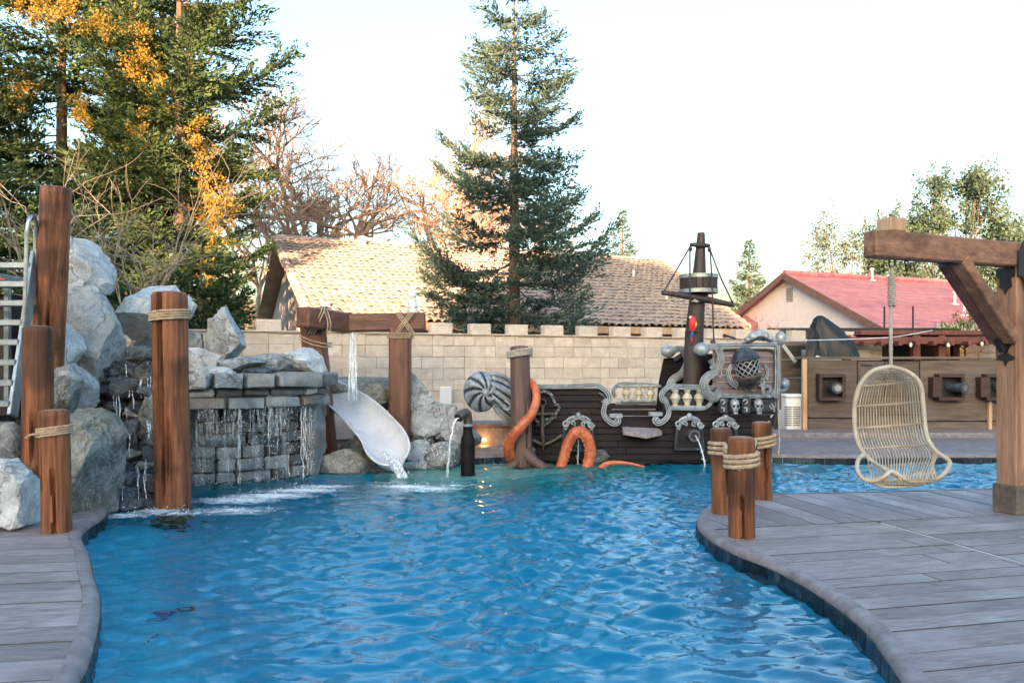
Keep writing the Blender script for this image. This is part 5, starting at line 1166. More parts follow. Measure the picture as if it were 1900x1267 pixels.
# ================================================================ trees
def leaves(pos, dirs, size, rng, wid=.34, flat=.6):
    """one small folded blade per point, lying along its twig"""
    n = len(pos); d = dirs + rng.normal(0, .35, (n, 3)); d /= np.linalg.norm(d, axis=1)[:, None] + 1e-9
    r = rng.normal(0, 1, (n, 3)); r[:, 2] += flat; s = np.cross(d, r); s /= np.linalg.norm(s, axis=1)[:, None] + 1e-9
    L = (size * rng.uniform(.6, 1.4, n))[:, None]; a = pos; b = pos + d * L * .5 + s * L * wid; c = pos + d * L; e = pos + d * L * .5 - s * L * wid
    V = np.stack([a, b, c, e], 1).reshape(-1, 3); Q = np.arange(4 * n).reshape(n, 4); return V, Q
def fast_mesh(name, V, Q):
    me = bpy.data.meshes.new(name); n = len(Q); me.vertices.add(len(V)); me.vertices.foreach_set('co', V.astype(np.float32).ravel()); me.loops.add(n * 4); me.loops.foreach_set('vertex_index', Q.astype(np.int32).ravel())
    me.polygons.add(n); me.polygons.foreach_set('loop_start', np.arange(0, 4 * n, 4, dtype=np.int32)); me.update(calc_edges=True); me.validate(); return me
def conifer(label, base, height, prof, nbr, seed, leaf, mt='needle', dens=1.0, trunk_r=.2, droop=.12, lift=.22, h0=.06, name='conifer_tree', bark='bark', lean=(0, 0), group=None, twig_n=9, tiers=0):
    rng = np.random.RandomState(seed); base = Vector(base); t = thing(name, label, 'tree', base, group); B0 = np.array(base[:])
    m = MB(); m.tube([base + Vector((lean[0] * f, lean[1] * f, height * f)) for f in (0, .15, .35, .55, .75, .9, 1)], [trunk_r * q for q in (1.2, 1, .82, .62, .38, .18, .05)], 9); m.build('trunk', bark, t, 60)
    br = MB(); PV = []; DV = []
    for i in range(nbr):
        f = h0 + (1 - h0) * ((i + rng.rand()) / nbr) ** .95
        if tiers: f = min(.995, (math.floor(f * tiers) + .5 + rng.normal(0, .13)) / tiers)
        L = prof(f) * rng.uniform(.62, 1.15); az = i * 2.39996 + rng.normal(0, .35)
        p0 = np.array([lean[0] * f, lean[1] * f, height * f]); dh = np.array([math.cos(az), math.sin(az), 0]); n = 9; pts = []
        dr = droop * rng.uniform(.4, 1.6); lf = lift * rng.uniform(.5, 1.5)
        for j in range(n):
            s = j / (n - 1); pts.append(p0 + dh * L * s + np.array([0, 0, L * (-dr * math.sin(s * math.pi * .75) * 1.1 + lf * s ** 2.4)]) + rng.normal(0, .012 * L, 3) * s)
        br.tube([base + Vector(p) for p in pts], [max(.004, trunk_r * .16 * (1 - f * .6) * (1 - .85 * j / (n - 1))) for j in range(n)], 4)
        pts = np.array(pts); nt_ = max(4, int(twig_n * L ** .8 * 2))
        for k in range(nt_):
            s = .16 + .84 * (k + rng.rand()) / nt_; x = s * (n - 1); j = min(n - 2, int(x)); q = pts[j] + (pts[j + 1] - pts[j]) * (x - j); tan = pts[j + 1] - pts[j]; tan /= np.linalg.norm(tan)
            for sg in (-1, 1):
                side = np.cross(tan, [0, 0, 1]) * sg; tl = L * (.13 + .26 * math.sin(min(1, s * 1.05) * math.pi * .92)) * rng.uniform(.5, 1.3) + .06
                td = side * .8 + tan * rng.uniform(.35, .9) + np.array([0, 0, rng.normal(.06, .13)]); td /= np.linalg.norm(td)
                nl = max(3, int(tl / leaf * 4.2 * dens)); u = (np.arange(nl) + rng.rand(nl)) / nl
                pp = q + td * (u * tl)[:, None] + rng.normal(0, leaf * .28, (nl, 3)); pp[:, 2] -= u ** 2 * tl * .12
                PV.append(pp); DV.append(np.repeat(td[None], nl, 0))
    stuff(br.build('branches', bark, t, 180, False))
    V, Q = leaves(np.concatenate(PV), np.concatenate(DV), leaf * 1.15, rng, .19); o = link_mesh('crown', fast_mesh('crown', V, Q), mt, t); return t
def prof_pts(tab):
    xs_ = [a for a, b in tab]; ys_ = [b for a, b in tab]; return lambda f: float(np.interp(f, xs_, ys_))
# the tall conifer behind the wall
conifer('tall conifer standing behind the block wall in the middle', (.05, 18.6, -.1), 10.4, prof_pts([(0, 1.5), (.1, 1.6), (.18, 1.75), (.27, 2.0), (.40, 2.15), (.52, 1.8), (.65, 1.6), (.78, 1.3), (.88, 1.1), (.95, .75), (1, .2)]), 98, 4, .082, 'needle', .85, .16, .16, .30, .12, lean=(.0, 0), twig_n=7.5, tiers=17)
# the two big conifers on the left
conifer('dense tall conifer at the far left behind the ladder', (-13.0, 23.0, -.1), 16.0, prof_pts([(0, 3.0), (.15, 3.4), (.3, 3.6), (.5, 3.3), (.7, 2.7), (.85, 2.0), (1, .5)]), 88, 21, .12, 'needle_left', .9, .22, .15, .24, .06, twig_n=7, tiers=17)
conifer('tall open conifer left of the bare tree, branches reaching right', (-9.1, 21.8, -.1), 15.0, prof_pts([(0, 2.0), (.12, 2.3), (.25, 2.1), (.4, 2.7), (.55, 3.0), (.7, 2.3), (.85, 1.5), (1, .3)]), 92, 22, .10, 'needle_left', .95, .2, .15, .26, .07, twig_n=7.5, tiers=16)
conifer('conifer given a sunlit golden tint between the two big dark ones', (-11.2, 25.5, -.1), 16.5, prof_pts([(0, 1.8), (.2, 2.1), (.4, 2.2), (.6, 2.0), (.8, 1.6), (1, .3)]), 95, 23, .13, 'needle_sunlit', .9, .2, .14, .2, .1, twig_n=8)
conifer('dark low conifer filling the gap beside the ladder', (-7.9, 14.2, -.1), 4.3, prof_pts([(0, 1.8), (.3, 1.9), (.6, 1.4), (1, .3)]), 70, 24, .09, 'needle_left', 1.0, .1, .1, .2, .05, twig_n=9)
conifer('low spreading conifer behind the white boulder', (-5.7, 14.6, -.1), 3.6, prof_pts([(0, 1.5), (.3, 1.6), (.6, 1.2), (1, .3)]), 60, 25, .09, 'needle_left', 1.0, .09, .1, .2, .05, twig_n=9)
conifer('conifer at the far left edge of the view', (-13.6, 19.5, -.1), 11.0, prof_pts([(0, 2.6), (.3, 2.9), (.6, 2.3), (1, .3)]), 52, 26, .12, 'needle_left', .75, .22, .15, .2, .06, twig_n=8)
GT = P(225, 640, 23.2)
sunlit_clumps = [(385, 372, .55), (372, 300, .35), (410, 395, .4), (395, 425, .4), (258, 250, .4), (250, 140, .45), (290, 170, .35), (240, 60, .5), (345, 255, .3), (375, 505, .28), (115, 25, .6), (60, 15, .5), (30, 190, .45), (140, 215, .35), (180, 40, .5), (270, 110, .35)]  # sunlit patches of the left conifers, put in as gold clumps
def far_con(label, px, ytop, D, seed, r, mt='needle_far'):
    p = P(px, ytop, D); conifer(label, (p.x, p.y, -.1), p.z, prof_pts([(0, r), (.4, r * .85), (.75, r * .5), (1, .08)]), 90, seed, .17, mt, .8, .18, .1, .18, .2, 'small_conifer', group='far conifers', twig_n=4)
far_con('small far conifer above the tan roof', 1155, 388, 48, 31, 1.6); far_con('small far conifer between the mast and the red roof house', 1390, 445, 48, 32, 1.7)
def bare_tree(label, base, h, seed, spread=.6, depth=6, r0=.22, mt='bark_pale', name='bare_tree', nsplit=(2, 3), trunks=1, cat='tree', dirs=None, shrink=.74, extra=1, fall=.58):
    rnd = random.Random(seed); base = Vector(base); t = thing(name, label, cat, base); limb = MB(); tw = MB()
    def grow(p, d, L, r, k):
        n = 4; pts = [p]; q = p.copy(); dd = d.copy()
        for i in range(n): dd = (dd + Vector((rnd.gauss(0, .16), rnd.gauss(0, .16), rnd.gauss(.04, .12)))).normalized(); q = q + dd * L / n; pts.append(q.copy())
        (limb if k > depth - 3 else tw).tube(pts, [r * (1 - .38 * i / n) for i in range(n + 1)], 6 if k > depth - 3 else 4, False)
        if k <= 0: return
        for j in range(rnd.randint(*nsplit) + (extra if k < 4 else 0)):
            s = pts[rnd.choice((2, 3, 4, 4))]; nd = (dd + Vector((rnd.gauss(0, spread), rnd.gauss(0, spread), rnd.gauss(.05, spread * .6)))).normalized(); grow(s, nd, L * shrink * rnd.uniform(.75, 1.15), r * fall, k - 1)
    for i in range(trunks):
        d = Vector((rnd.gauss(0, .22), rnd.gauss(0, .2), 1)) if dirs is None else Vector(dirs[i]); grow(base.copy(), d.normalized(), h * .36, r0, depth)
    limb.build('trunk', mt, t, 60, False)
    if tw.v: stuff(tw.build('twigs', mt, t, 180, False))
    return t
p = P(590, 445, 38); bare_tree('bare spreading tree with warm pale limbs behind the tan roof', (p.x, p.y, 1.0), 11.4, 8, .68, 7, .30, trunks=3, dirs=[(-.35, 0, 1), (.25, .1, 1), (.9, 0, .9)], shrink=.76, fall=.655)
p = P(700, 460, 37); bare_tree('second bare tree with fine pinkish twigs right behind the tan roof', (p.x, p.y, 1.0), 10.5, 18, .62, 7, .24, trunks=2, dirs=[(.2, 0, 1), (.6, .1, .8)], shrink=.78, fall=.655)
p = P(480, 460, 33); bare_tree('slender bare tree at the left gable of the tan house', (p.x, p.y, 1.0), 7.6, 28, .55, 6, .13, trunks=2, dirs=[(-.1, 0, 1), (.25, .1, 1)], shrink=.78, fall=.66)
bare_tree('bare grey shrub rising behind the ladder and the tallest log', (-6.2, 11.4, .9), 4.2, 14, .55, 4, .032, 'twig', 'bare_shrub', trunks=4, cat='shrub', dirs=[(-.5, 0, 1), (-.2, .1, 1), (.15, 0, 1), (.45, 0, .9)], shrink=.8, extra=0)
bare_tree('bare twiggy shrub behind the crowning boulder', (-5.5, 11.6, 1.2), 3.2, 15, .6, 4, .022, 'twig', 'bare_shrub', trunks=3, cat='shrub', dirs=[(-.3, 0, 1), (.1, .1, 1), (.4, 0, 1), (.7, 0, .8)], shrink=.8, extra=0)
p = P(1440, 640, 19.5); bare_tree('pinkish bare shrub in front of the pink gable', (p.x, p.y, 0), 3.0, 16, .7, 5, .03, 'bark_pale', 'bare_shrub', trunks=4, cat='shrub', dirs=[(-.5, 0, 1), (.1, 0, 1), (.5, 0, .9), (.2, .1, 1)])
def leafy(label, base, clumps, leaf, seed, mt, per=260, name='broadleaf_tree', r0=.25, spread=.55, group=None, cat='tree', limb=1.0):
    """clumps: (x, y, z, radius) offsets from base"""
    rng = np.random.RandomState(seed); base = Vector(base); t = thing(name, label, cat, base, group); m = MB(); PV = []; DV = []
    zt = max(c[2] for c in clumps)
    m.tube([base, base + Vector((0, 0, zt * .3)), base + Vector((.1, 0, zt * .6))], [r0, r0 * .8, r0 * .5], 8)
    for (x, y, z, r) in clumps:
        c = np.array((x, y, z))
        if limb > 0: m.tube(cr([base + Vector((0, 0, z * .3)), base + Vector((x * .5, y * .5, z * .62)), base + Vector((x, y, z))], 4), [(r0 * .35 * (1 - i / 11) + .012) * limb for i in range(9)], 5)
        for k in range(int(7 * r / .6) + 3):                 # leafy shoots inside the clump
            o = rng.normal(0, r * .42, 3); o[2] *= 1.25; dv = rng.normal(0, .5, 3); dv[2] += .8; dv /= np.linalg.norm(dv); L = r * rng.uniform(.4, 1.0); n = per // 10; u = rng.rand(n)
            PV.append(c + o + dv * (u * L)[:, None] + rng.normal(0, leaf * .9, (n, 3))); DV.append(rng.normal(0, 1, (n, 3)) * .6 + dv)
    m.build('trunk', 'bark', t, 60); V, Q = leaves(np.concatenate(PV), np.concatenate(DV), leaf, rng, .32, .2); link_mesh('crown', fast_mesh('crown', V, Q), mt, t); return t
def clumpset(seed, n, rx, ry, z0, z1, r):
    rn = random.Random(seed); out = []
    for k in range(n):
        f = rn.random(); a = rn.random() * 6.28; q = rn.random() ** .5 * (1 - .45 * abs(f * 1.6 - .6)); out.append((rx * q * math.cos(a), ry * q * math.sin(a), z0 + (z1 - z0) * f, r * rn.uniform(.6, 1.3)))
    return out
p = P(1790, 310, 40); leafy('tall bushy olive green tree right behind the red roof', (p.x, p.y, -.1), clumpset(2, 46, 3.6, 2.2, 4.0, 10.6, .75), .15, 5, 'needle_far', 400, limb=.4)
p = P(1570, 395, 44); leafy('pale thin grey green tree behind the red roof ridge', (p.x, p.y, -.1), clumpset(3, 32, 2.6, 1.8, 3.5, 9.0, .85), .14, 6, 'leaf_grey', 200, limb=.4)
p = P(1680, 360, 42); leafy('dark leafy tree behind the upper timber beam end', (p.x, p.y, -.1), clumpset(4, 22, 1.8, 1.5, 4.0, 9.2, .6), .14, 7, 'needle_far', 380, limb=.4)
p = P(1890, 420, 38); leafy('dark green tree at the right edge behind the post', (p.x, p.y, -.1), clumpset(6, 34, 2.4, 1.8, 2.6, 7.6, .75), .15, 8, 'needle_far', 380, limb=.4)
p = P(1790, 600, 20.5); leafy('bright green bush with yellow blossoms on the patio roof', (p.x, p.y, 1.6), [(-.5, 0, .55, .25), (-.1, .1, .65, .3), (.3, 0, .75, .32), (.55, .1, .95, .25), (.75, 0, .7, .3), (.15, .1, .9, .2)], .055, 9, 'leaf_bush', 420, 'bush', .03, cat='bush')
p = P(285, 520, 12.2); leafy('dry brown leaf clump hanging behind the roped tall log', (p.x, p.y, .9), [(-.2, 0, 1.55, .22), (.05, 0, 1.75, .2), (.25, 0, 1.35, .25), (-.1, .1, 1.2, .3), (.4, 0, 1.1, .25)], .06, 19, 'leaf_dry', 160, 'dry_shrub', .02, cat='shrub')

leafy('gold leaf clumps coloured to stand for sunlit patches of the left conifers', (GT.x, GT.y, -.1), [tuple(P(a + dx, b + dy, 19.4 + ((i * 7 + j * 3) % 7) * .4) - Vector((GT.x, GT.y, -.1))) + (r * .75,) for i, (a, b, r) in enumerate(sunlit_clumps) for j, (dx, dy) in enumerate(((0, 0), (16, 22), (-20, 12), (8, -26)))], .062, 61, 'leaf_sunlit', 330, r0=.05, limb=0)
# ================================================================ unseen shade casters, added: a long building and trees well behind the viewer
hb = thing('shade_building', 'unseen long building added far behind the viewer to shade the pool yard', 'building', (-12, -45, -.1))
m = MB(); m.box((-14, -45, 4.9), (66, 9, 10.0)); m.build('wall', 'stucco_tan', hb)
m = MB(); m.add([(-47.6, -50, 9.95), (19.6, -50, 9.95), (19.6, -40, 9.95), (-47.6, -40, 9.95), (-47.6, -45, 11.3), (19.6, -45, 11.3)], [(3, 2, 5, 4), (1, 0, 4, 5), (0, 3, 4), (2, 1, 5), (0, 1, 2, 3)]); m.build('roof', 'roof_tile_far', hb)
m = MB(); m.box((9, -45.5, 7.4), (26, 8.4, 15.2)); m.build('shade_wing', 'stucco_tan', hb)  # added height that keeps the sun off the red roof
leafy('dense unseen tree added far behind the viewer to shade the middle conifer and tan roof', (-7.7, -38, -.1), clumpset(31, 110, 3.4, 2.0, 8.0, 13.2, .9), .45, 41, 'leaf_grey', 260, r0=.4)
leafy('thin unseen tree added far behind the viewer to dapple the left conifers', (-22.5, -38, -.1), clumpset(33, 18, 4.2, 2.0, 9.5, 17.0, .7), .40, 43, 'leaf_grey', 200, r0=.3)
# ================================================================ bollards on the peninsula
GB = 'rope-linked bollards on the deck tip'
fb1 = G(1382, 1000); fb2 = G(1346, 955); fb3 = G(1420, 928)
B1 = log('wood_bollard', 'nearest brown bollard with four turns of thick rope', (fb1.x, fb1.y + .09, -.02), (fb1.x - .005, fb1.y + .09, .79), .106, 'log', ((-1.75, .0, .5),), 51, GB, (), taper=.98, cat='bollard')
B2 = log('wood_bollard', 'left brown bollard behind the nearest roped one', (fb2.x, fb2.y + .09, -.02), (fb2.x - .02, fb2.y + .09, .78), .10, 'log', ((-1.3, .2, .8),), 52, GB, (), taper=.97, cat='bollard')
B3 = log('wood_bollard', 'right brown bollard farthest out on the deck tip', (fb3.x, fb3.y + .09, -.02), (fb3.x - .01, fb3.y + .09, .78), .10, 'log', ((-1.5, .2, .8),), 53, GB, (), taper=.97, cat='bollard')
rp = thing('mooring_rope', 'thick twisted beige rope wound round and strung between the three bollards', 'rope', (fb1.x, fb1.y, .4))
def wind(c, z0, z1, turns, rad, a0, tilt=.0):
    m = MB(); rope(m, helix((c.x, c.y + .09), rad, z0, z1, turns, a0, 34, tilt), .021, .10, 5); m.build('rope_coil', 'rope', rp, 180, False)
wind(fb1, .57, .695, 3.1, .128, 2.6, .004); wind(fb2, .545, .66, 2.6, .122, 1, -.008); wind(fb3, .55, .66, 2.6, .122, 4, .014)
for a, b in ((Vector((fb2.x - .02, fb2.y - .045, .66)), Vector((fb1.x - .05, fb1.y - .03, .565))), (Vector((fb2.x + .08, fb2.y + .0, .66)), Vector((fb1.x - .09, fb1.y + .09, .66))), (Vector((fb1.x + .08, fb1.y + .16, .68)), Vector((fb3.x - .09, fb3.y + .02, .60)))):
    m = MB(); mid = (a + b) / 2 + Vector((0, 0, -.02)); rope(m, cr([a, mid, b], 10), .021, .10, 5); m.build('rope_span', 'rope', rp, 180, False)

# ================================================================ timber post, beam and hanging chair
N0 = Vector((4.68, 7.39, 0))                                 # near corner of the post
def TP(t, d, z): return N0 + U * t + V_ * d + Vector((0, 0, z))
fr2 = thing('timber_arbor', 'rough cedar post and beam with diagonal brace at the right edge', 'arbor', TP(.1, .1, 0))
m = MB(); m.box(TP(.10, .10, 1.16), (.2, .2, 2.3), MU, .008); m.build('post', 'cedar', fr2)
m = MB(); m.box(TP(.10, .10, .135), (.245, .245, .27), MU, .006); m.build('post_base', 'plank_wall', fr2)
m = MB(); m.box(TP(.28, .055, 2.415), (4.1, .15, .225), MU, .014); m.build('beam', 'cedar_beam', fr2)
m = MB(); m.box(TP(.33, .105, 2.415), (2.4, .02, .22), MU); m.build('beam_shadow', 'cedar_beam', fr2) if False else None
m = MB(); m.box(TP(-1.50, .07, 2.59), (.19, .16, .12), MU, .012); m.build('rafter_end', 'pale_wood', fr2)
m = MB(); m.beam(TP(-.72, .03, 2.33), TP(-.02, .03, 1.62), .11, .14, V_.to_tuple(), .01); m.build('brace', 'cedar_beam', fr2)
m = MB(); m.beam(TP(-.72, .165, 2.33), TP(-.02, .165, 1.62), .10, .13, V_.to_tuple(), .01); m.build('brace', 'timber_beam', fr2)
def plate(pts, d, name='bracket'):
    m = MB(); m.prism([TP(t, d, z) for t, z in pts], V_ * .012); m.build(name, 'iron', fr2)
plate([(-.02, 2.30), (-.02, 2.44), (.02, 2.46), (.04, 2.52), (.07, 2.55), (.10, 2.52), (.12, 2.46), (.19, 2.44), (.19, 2.22), (.13, 2.20), (.11, 2.12), (.09, 2.08), (.07, 2.12), (.05, 2.20), (-.02, 2.22)], -.034)
def lplate(pts, t, name='bracket'):
    m = MB(); m.prism([TP(t, d, z) for d, z in pts], U * -.012); m.build(name, 'iron', fr2)
lplate([(.01, 2.30), (.01, 2.22), (.05, 2.20), (.04, 2.12), (.08, 2.10), (.10, 2.05), (.12, 2.10), (.16, 2.12), (.15, 2.20), (.19, 2.22), (.19, 2.30)], -.004)
lplate([(.03, 1.70), (.03, 1.58), (.06, 1.56), (.085, 1.50), (.02, 1.47), (.015, 1.44), (.08, 1.43), (.10, 1.38), (.12, 1.43), (.185, 1.44), (.18, 1.47), (.115, 1.50), (.14, 1.56), (.17, 1.58), (.17, 1.70)], -.004)
m = MB(); m.beam(TP(-.86, .06, 2.30), TP(-.58, .06, 2.30), .16, .012); m.beam(TP(-.70, .06, 2.30), TP(-.60, .06, 2.20), .16, .012); m.build('bracket', 'iron', fr2)
m = MB(); m.beam(TP(-.08, .1, 1.66), TP(.0, .1, 1.56), .17, .05, V_.to_tuple()); m.build('bracket', 'iron', fr2)
# chair
CD = 6.92; hc = P(1655, 490, CD)
ch = thing('hanging_chair', 'woven rattan egg chair hanging from the beam by a rope', 'chair', P(1665, 905, CD))
cs = CD / F
# frame traced in the chair's front plane, which is turned a little; the back bulges away from it
def CH(px, py, dy=0.0):
    return P(px, py, CD + dy - (px - 1655) * cs * .24)
rimL = [(1652, 680), (1620, 688), (1597, 712), (1586, 750), (1586, 790), (1592, 822), (1604, 842), (1622, 858), (1645, 872), (1668, 884), (1690, 893)]
rimR = [(1652, 680), (1685, 690), (1707, 712), (1713, 750), (1716, 785), (1722, 815), (1738, 838), (1756, 850), (1762, 860), (1752, 878), (1730, 890), (1690, 893)]
fy = lambda py: -.12 * max(0, (py - 780) / 110) - .0           # the seat front comes forward
L3 = cr([CH(a, b, fy(b) - (.20 if b > 860 else .0)) for a, b in rimL], 8); R3 = cr([CH(a, b, fy(b) - (.20 if b > 860 else .0)) for a, b in rimR], 8)
m = MB(); m.tube(L3 + R3[::-1][1:-1], .019, 9, closed=True); m.build('rim_frame', 'rattan', ch, 180, False)
lip = cr([CH(1605, 842, -.14), CH(1593, 852, -.22), CH(1591, 872, -.30), CH(1602, 888, -.34), CH(1622, 892, -.36), CH(1640, 884, -.36), CH(1654, 874, -.34), CH(1672, 884, -.33), CH(1690, 893, -.32)], 7)
m = MB(); m.tube(lip, .018, 9); m.build('seat_rim', 'rattan', ch, 180, False)
bot = cr([CH(1602, 889, -.34), CH(1640, 902, -.30), CH(1680, 902, -.28), CH(1720, 894, -.30), CH(1750, 880, -.30)], 7); m = MB(); m.tube(bot, .014, 8); m.build('seat_rim', 'rattan', ch, 180, False)
lipr = cr([CH(1722, 815, -.05), CH(1732, 840, .05), CH(1730, 866, .02), CH(1734, 882, -.1)], 7); m = MB(); m.tube(lipr, .016, 8); m.build('seat_rim', 'rattan', ch, 180, False)
def edge(side, py):                                          # rim position at a height
    pts = rimL if side < 0 else rimR
    for (x0, y0), (x1, y1) in zip(pts[:-1], pts[1:]):
        if y0 <= py <= y1: return x0 + (x1 - x0) * (py - y0) / (y1 - y0)
    return pts[-1][0]
def back(px, py):                                            # shell behind the rim: deepest in the middle
    py_ = min(py, 845); l, r = edge(-1, max(681, min(py_, 842))), edge(1, max(681, min(py_, 842))); u = (px - l) / max(1, r - l); u = min(1, max(0, u))
    v = (py - 680) / 222.0; dep = .46 * (4 * u * (1 - u)) ** .5 * max(0.0, math.sin(min(1, max(0, v * .86 + .06)) * math.pi)) ** .5
    return dep
for yv in (712, 750, 790, 828, 862):
    pts = []
    l, r = edge(-1, min(yv, 842)), edge(1, min(yv, 842))
    if yv == 862: l, r = 1606, 1732
    for i in range(17):
        u = i / 16; px = l + (r - l) * u; pts.append(CH(px, yv + 6 * (u - .5) * -1.5, back(px, yv) + fy(yv)))
    m = MB(); m.tube(pts, .010, 7); m.build('back_hoop', 'rattan', ch, 180, False)
for k in range(24):
    u = (k + .6) / 24.2; pts = []
    for py in range(706, 899, 12):
        q = min(py, 842); l, r = edge(-1, q), edge(1, q)
        if py > 842: f = (py - 842) / 56; l, r = l + (1612 - l) * 0 + 14 * f, r - 26 * f
        px = l + (r - l) * u; dd = back(px, py); 
        if py > 842: f = (py - 842) / 56; dd = back(px, 842) * (1 - f) - .26 * f
        pts.append(CH(px, py, dd + fy(min(py, 842))))
    m = MB(); m.tube(pts, .0062, 6); m.build('rib', 'rattan', ch, 180, False)
# woven crown and woven seat apron: criss-cross canes
rnd = random.Random(77)
for sg in (-1, 1):
    for k in range(17):
        pts = []
        for i in range(5):
            s = i / 4; yv = 686 + 26 * s; u = (k + .5) / 17 + sg * (s - .5) * .16; l, r = edge(-1, yv), edge(1, yv)
            if 0 < u < 1: pts.append(CH(l + (r - l) * u, yv, back(l + (r - l) * u, yv)))
        if len(pts) > 2: m = MB(); m.tube(pts, .0045, 5); m.build('weave_cane', 'rattan', ch, 180, False)
    for k in range(22):
        u = (k + .5) / 22; a = lip[int(min(.98, max(0, u + sg * .04)) * (len(lip) - 30)) + 28] if False else None
        xa = 1606 + 130 * u; xb = xa + sg * 8; pts = [CH(xa, 880 + 8 * math.sin(u * 5), -.335), CH((xa + xb) / 2, 890, -.345), CH(xb, 900 - 5 * abs(u - .5), -.30)]; m = MB(); m.tube(pts, .0045, 5); m.build('weave_cane', 'rattan', ch, 180, False)
m = MB(); rope(m, [hc + Vector((0, 0, -.02)), CH(1653, 560), CH(1653, 678)], .017, .09, 5, .02); m.build('hanging_rope', 'rope_grey', ch, 180, False)
m = MB(); m.tube(helix((P(1655, 530, CD).x - .002, CD), .027, P(1655, 568, CD).z, P(1655, 512, CD).z, 15, 0, 14), .0085, 6); m.build('rope_whipping', 'rope_grey', ch, 180, False)
m = MB(); m.tube(cr([hc + Vector((-.02, 0, .05)), hc + Vector((-.025, 0, 0)), hc + Vector((0, 0, -.035)), hc + Vector((.025, 0, 0)), hc + Vector((.02, 0, .05))], 5), .008, 7); m.build('hook', 'iron', ch, 180)

# ================================================================ cannon wall, patio roof and what stands there
CWD = 16.0
cw = thing('cannon_wall', 'brown plank garden bar wall with three square cannon ports', 'wall', P(1670, 803, CWD))
rows_y = [668, 692, 726, 760, 803]
for (xa, xb, y0, y1) in [(1498, 1590, 668, 775), (1498, 1590, 776, 804), (1706, 1856, 668, 781), (1706, 1990, 782, 804), (1857, 1990, 668, 781), (1591, 1640, 670, 735), (1641, 1705, 670, 735), (1591, 1705, 736, 770), (1591, 1705, 771, 804)]:
    a, b = P(xa, y0, CWD), P(xb, y1, CWD); m = MB(); m.box((a + b) / 2, (b.x - a.x - .012, .05, a.z - b.z - .012), None, .006); m.build('panel', 'plank_wall', cw)
m = MB(); a, b = P(1490, 668, CWD + .06), P(1995, 806, CWD + .06); m.box((a + b) / 2, (b.x - a.x, .04, a.z - b.z)); m.build('backing', 'black', cw)
m = MB(); a = P(1740, 666, CWD); m.box(a + Vector((0, .15, .02)), (5.5, .45, .05), None, .01); m.build('counter_top', 'plank_wall', cw)
m = MB(); a, b = P(1488, 666, CWD - .05), P(1497, 803, CWD - .05); m.box((a + b) / 2, (.09, .09, a.z - b.z), None, .005); m.build('corner_post', 'pale_wood', cw)
m = MB(); a, b = P(1833, 742, CWD - .05), P(1840, 803, CWD - .05); m.box((a + b) / 2, (.07, .06, a.z - b.z), None, .005); m.build('batten', 'pale_wood', cw)
m = MB(); a = P(1591, 690, CWD - .03); m.box(P(1594, 735, CWD - .035), (.05, .03, 1.4)); m.build('batten', 'plank_wall', cw); m = MB(); m.beam(P(1596, 677, CWD - .04), P(1618, 678, CWD - .04), .02, .03); m.build('hinge', 'iron', cw)
for i, (cx, w, dx) in enumerate(((1538, 24, 0), (1757, 24, 14), (1845, 24, 14))):
    c = P(cx, 718, CWD - .03); s = .52; p = None
    m = MB(); m.box(c + Vector((0, .0, 0)), (s * .8, .03, s * .8)); p = m.build('port_hole', 'black', cw)
    for (ox, oz, sx, sz) in ((0, s / 2 - .03, s, .07), (0, -s / 2 + .03, s, .07), (-s / 2 + .03 - dx * .004, 0, .07 + dx * .008, s - .12), (s / 2 - .03, 0, .07, s - .12)):
        m = MB(); m.box(c + Vector((ox, -.09, oz)), (sx, .2, sz), None, .006); m.build('port_frame', 'dark_wood', p)
    a = c + Vector((.03, 0, 0)); b = c + Vector((.04 + dx * .009, -.30, -.01)); m = MB(); m.tube([a, b], [.10, .09], 16); m.tube([b - (b - a) * .02, b + (b - a) * .12], [.115, .11], 16); bb = m.build('cannon_barrel', 'lens_grey', p)
    e = b + (b - a) * .121; m = MB(); m.tube([e, e + (b - a) * .01], .065, 14); m.build('bore', 'steel', bb)
# raised kerb at the foot of the wall
m = MB(); m.box((P(1650, 805, 15.6) + Vector((1.0, 0, -.02))), (9.0, .9, .16), None, .03); tag(m.build('step_kerb', 'coping', None), 'low cement step along the foot of the cannon wall', 'step')
# draped black cover
cv = []; rnd = random.Random(8); cc = P(1540, 664, 16.35)
for i in range(13):
    f = i / 12; row = []
    for k in range(40):
        a = 2 * math.pi * k / 40; fold = 1 - .17 * abs(math.sin(a * 3.5 + f * 2.2 + .4)) - .06 * abs(math.sin(a * 8 - f * 4)); rx = (.52 * (1 - f) ** .62 + .05) * fold * 1.08; ry = (.34 * (1 - f) ** .62 + .04) * fold
        z = .86 * f ** .9; peak = -.19 * f * f - .02; 
        if f < .45 and math.cos(a) > .2: rx *= 1.12
        row.append(cc + Vector((peak + rx * math.cos(a) + .02 * noise.noise(Vector((a * 2, f * 4, 1))), ry * math.sin(a), z + .03 * noise.noise(Vector((math.cos(a) * 3, math.sin(a) * 3, f * 4))))))
    cv.append(row)
m = MB(); m.grid(cv, True); m.add(cv[-1], [tuple(range(40))]); tag(m.build('covered_grill', 'cover', None, 28), 'black draped cover over equipment on the cannon wall corner', 'cover')
m = MB(); m.box(P(1545, 662, 16.2), (.75, .2, .05), None, .02); tag(m.build('stone_ledge_cap', 'stucco_pink', None), 'pinkish cap stone under the black cover', 'cap stone')
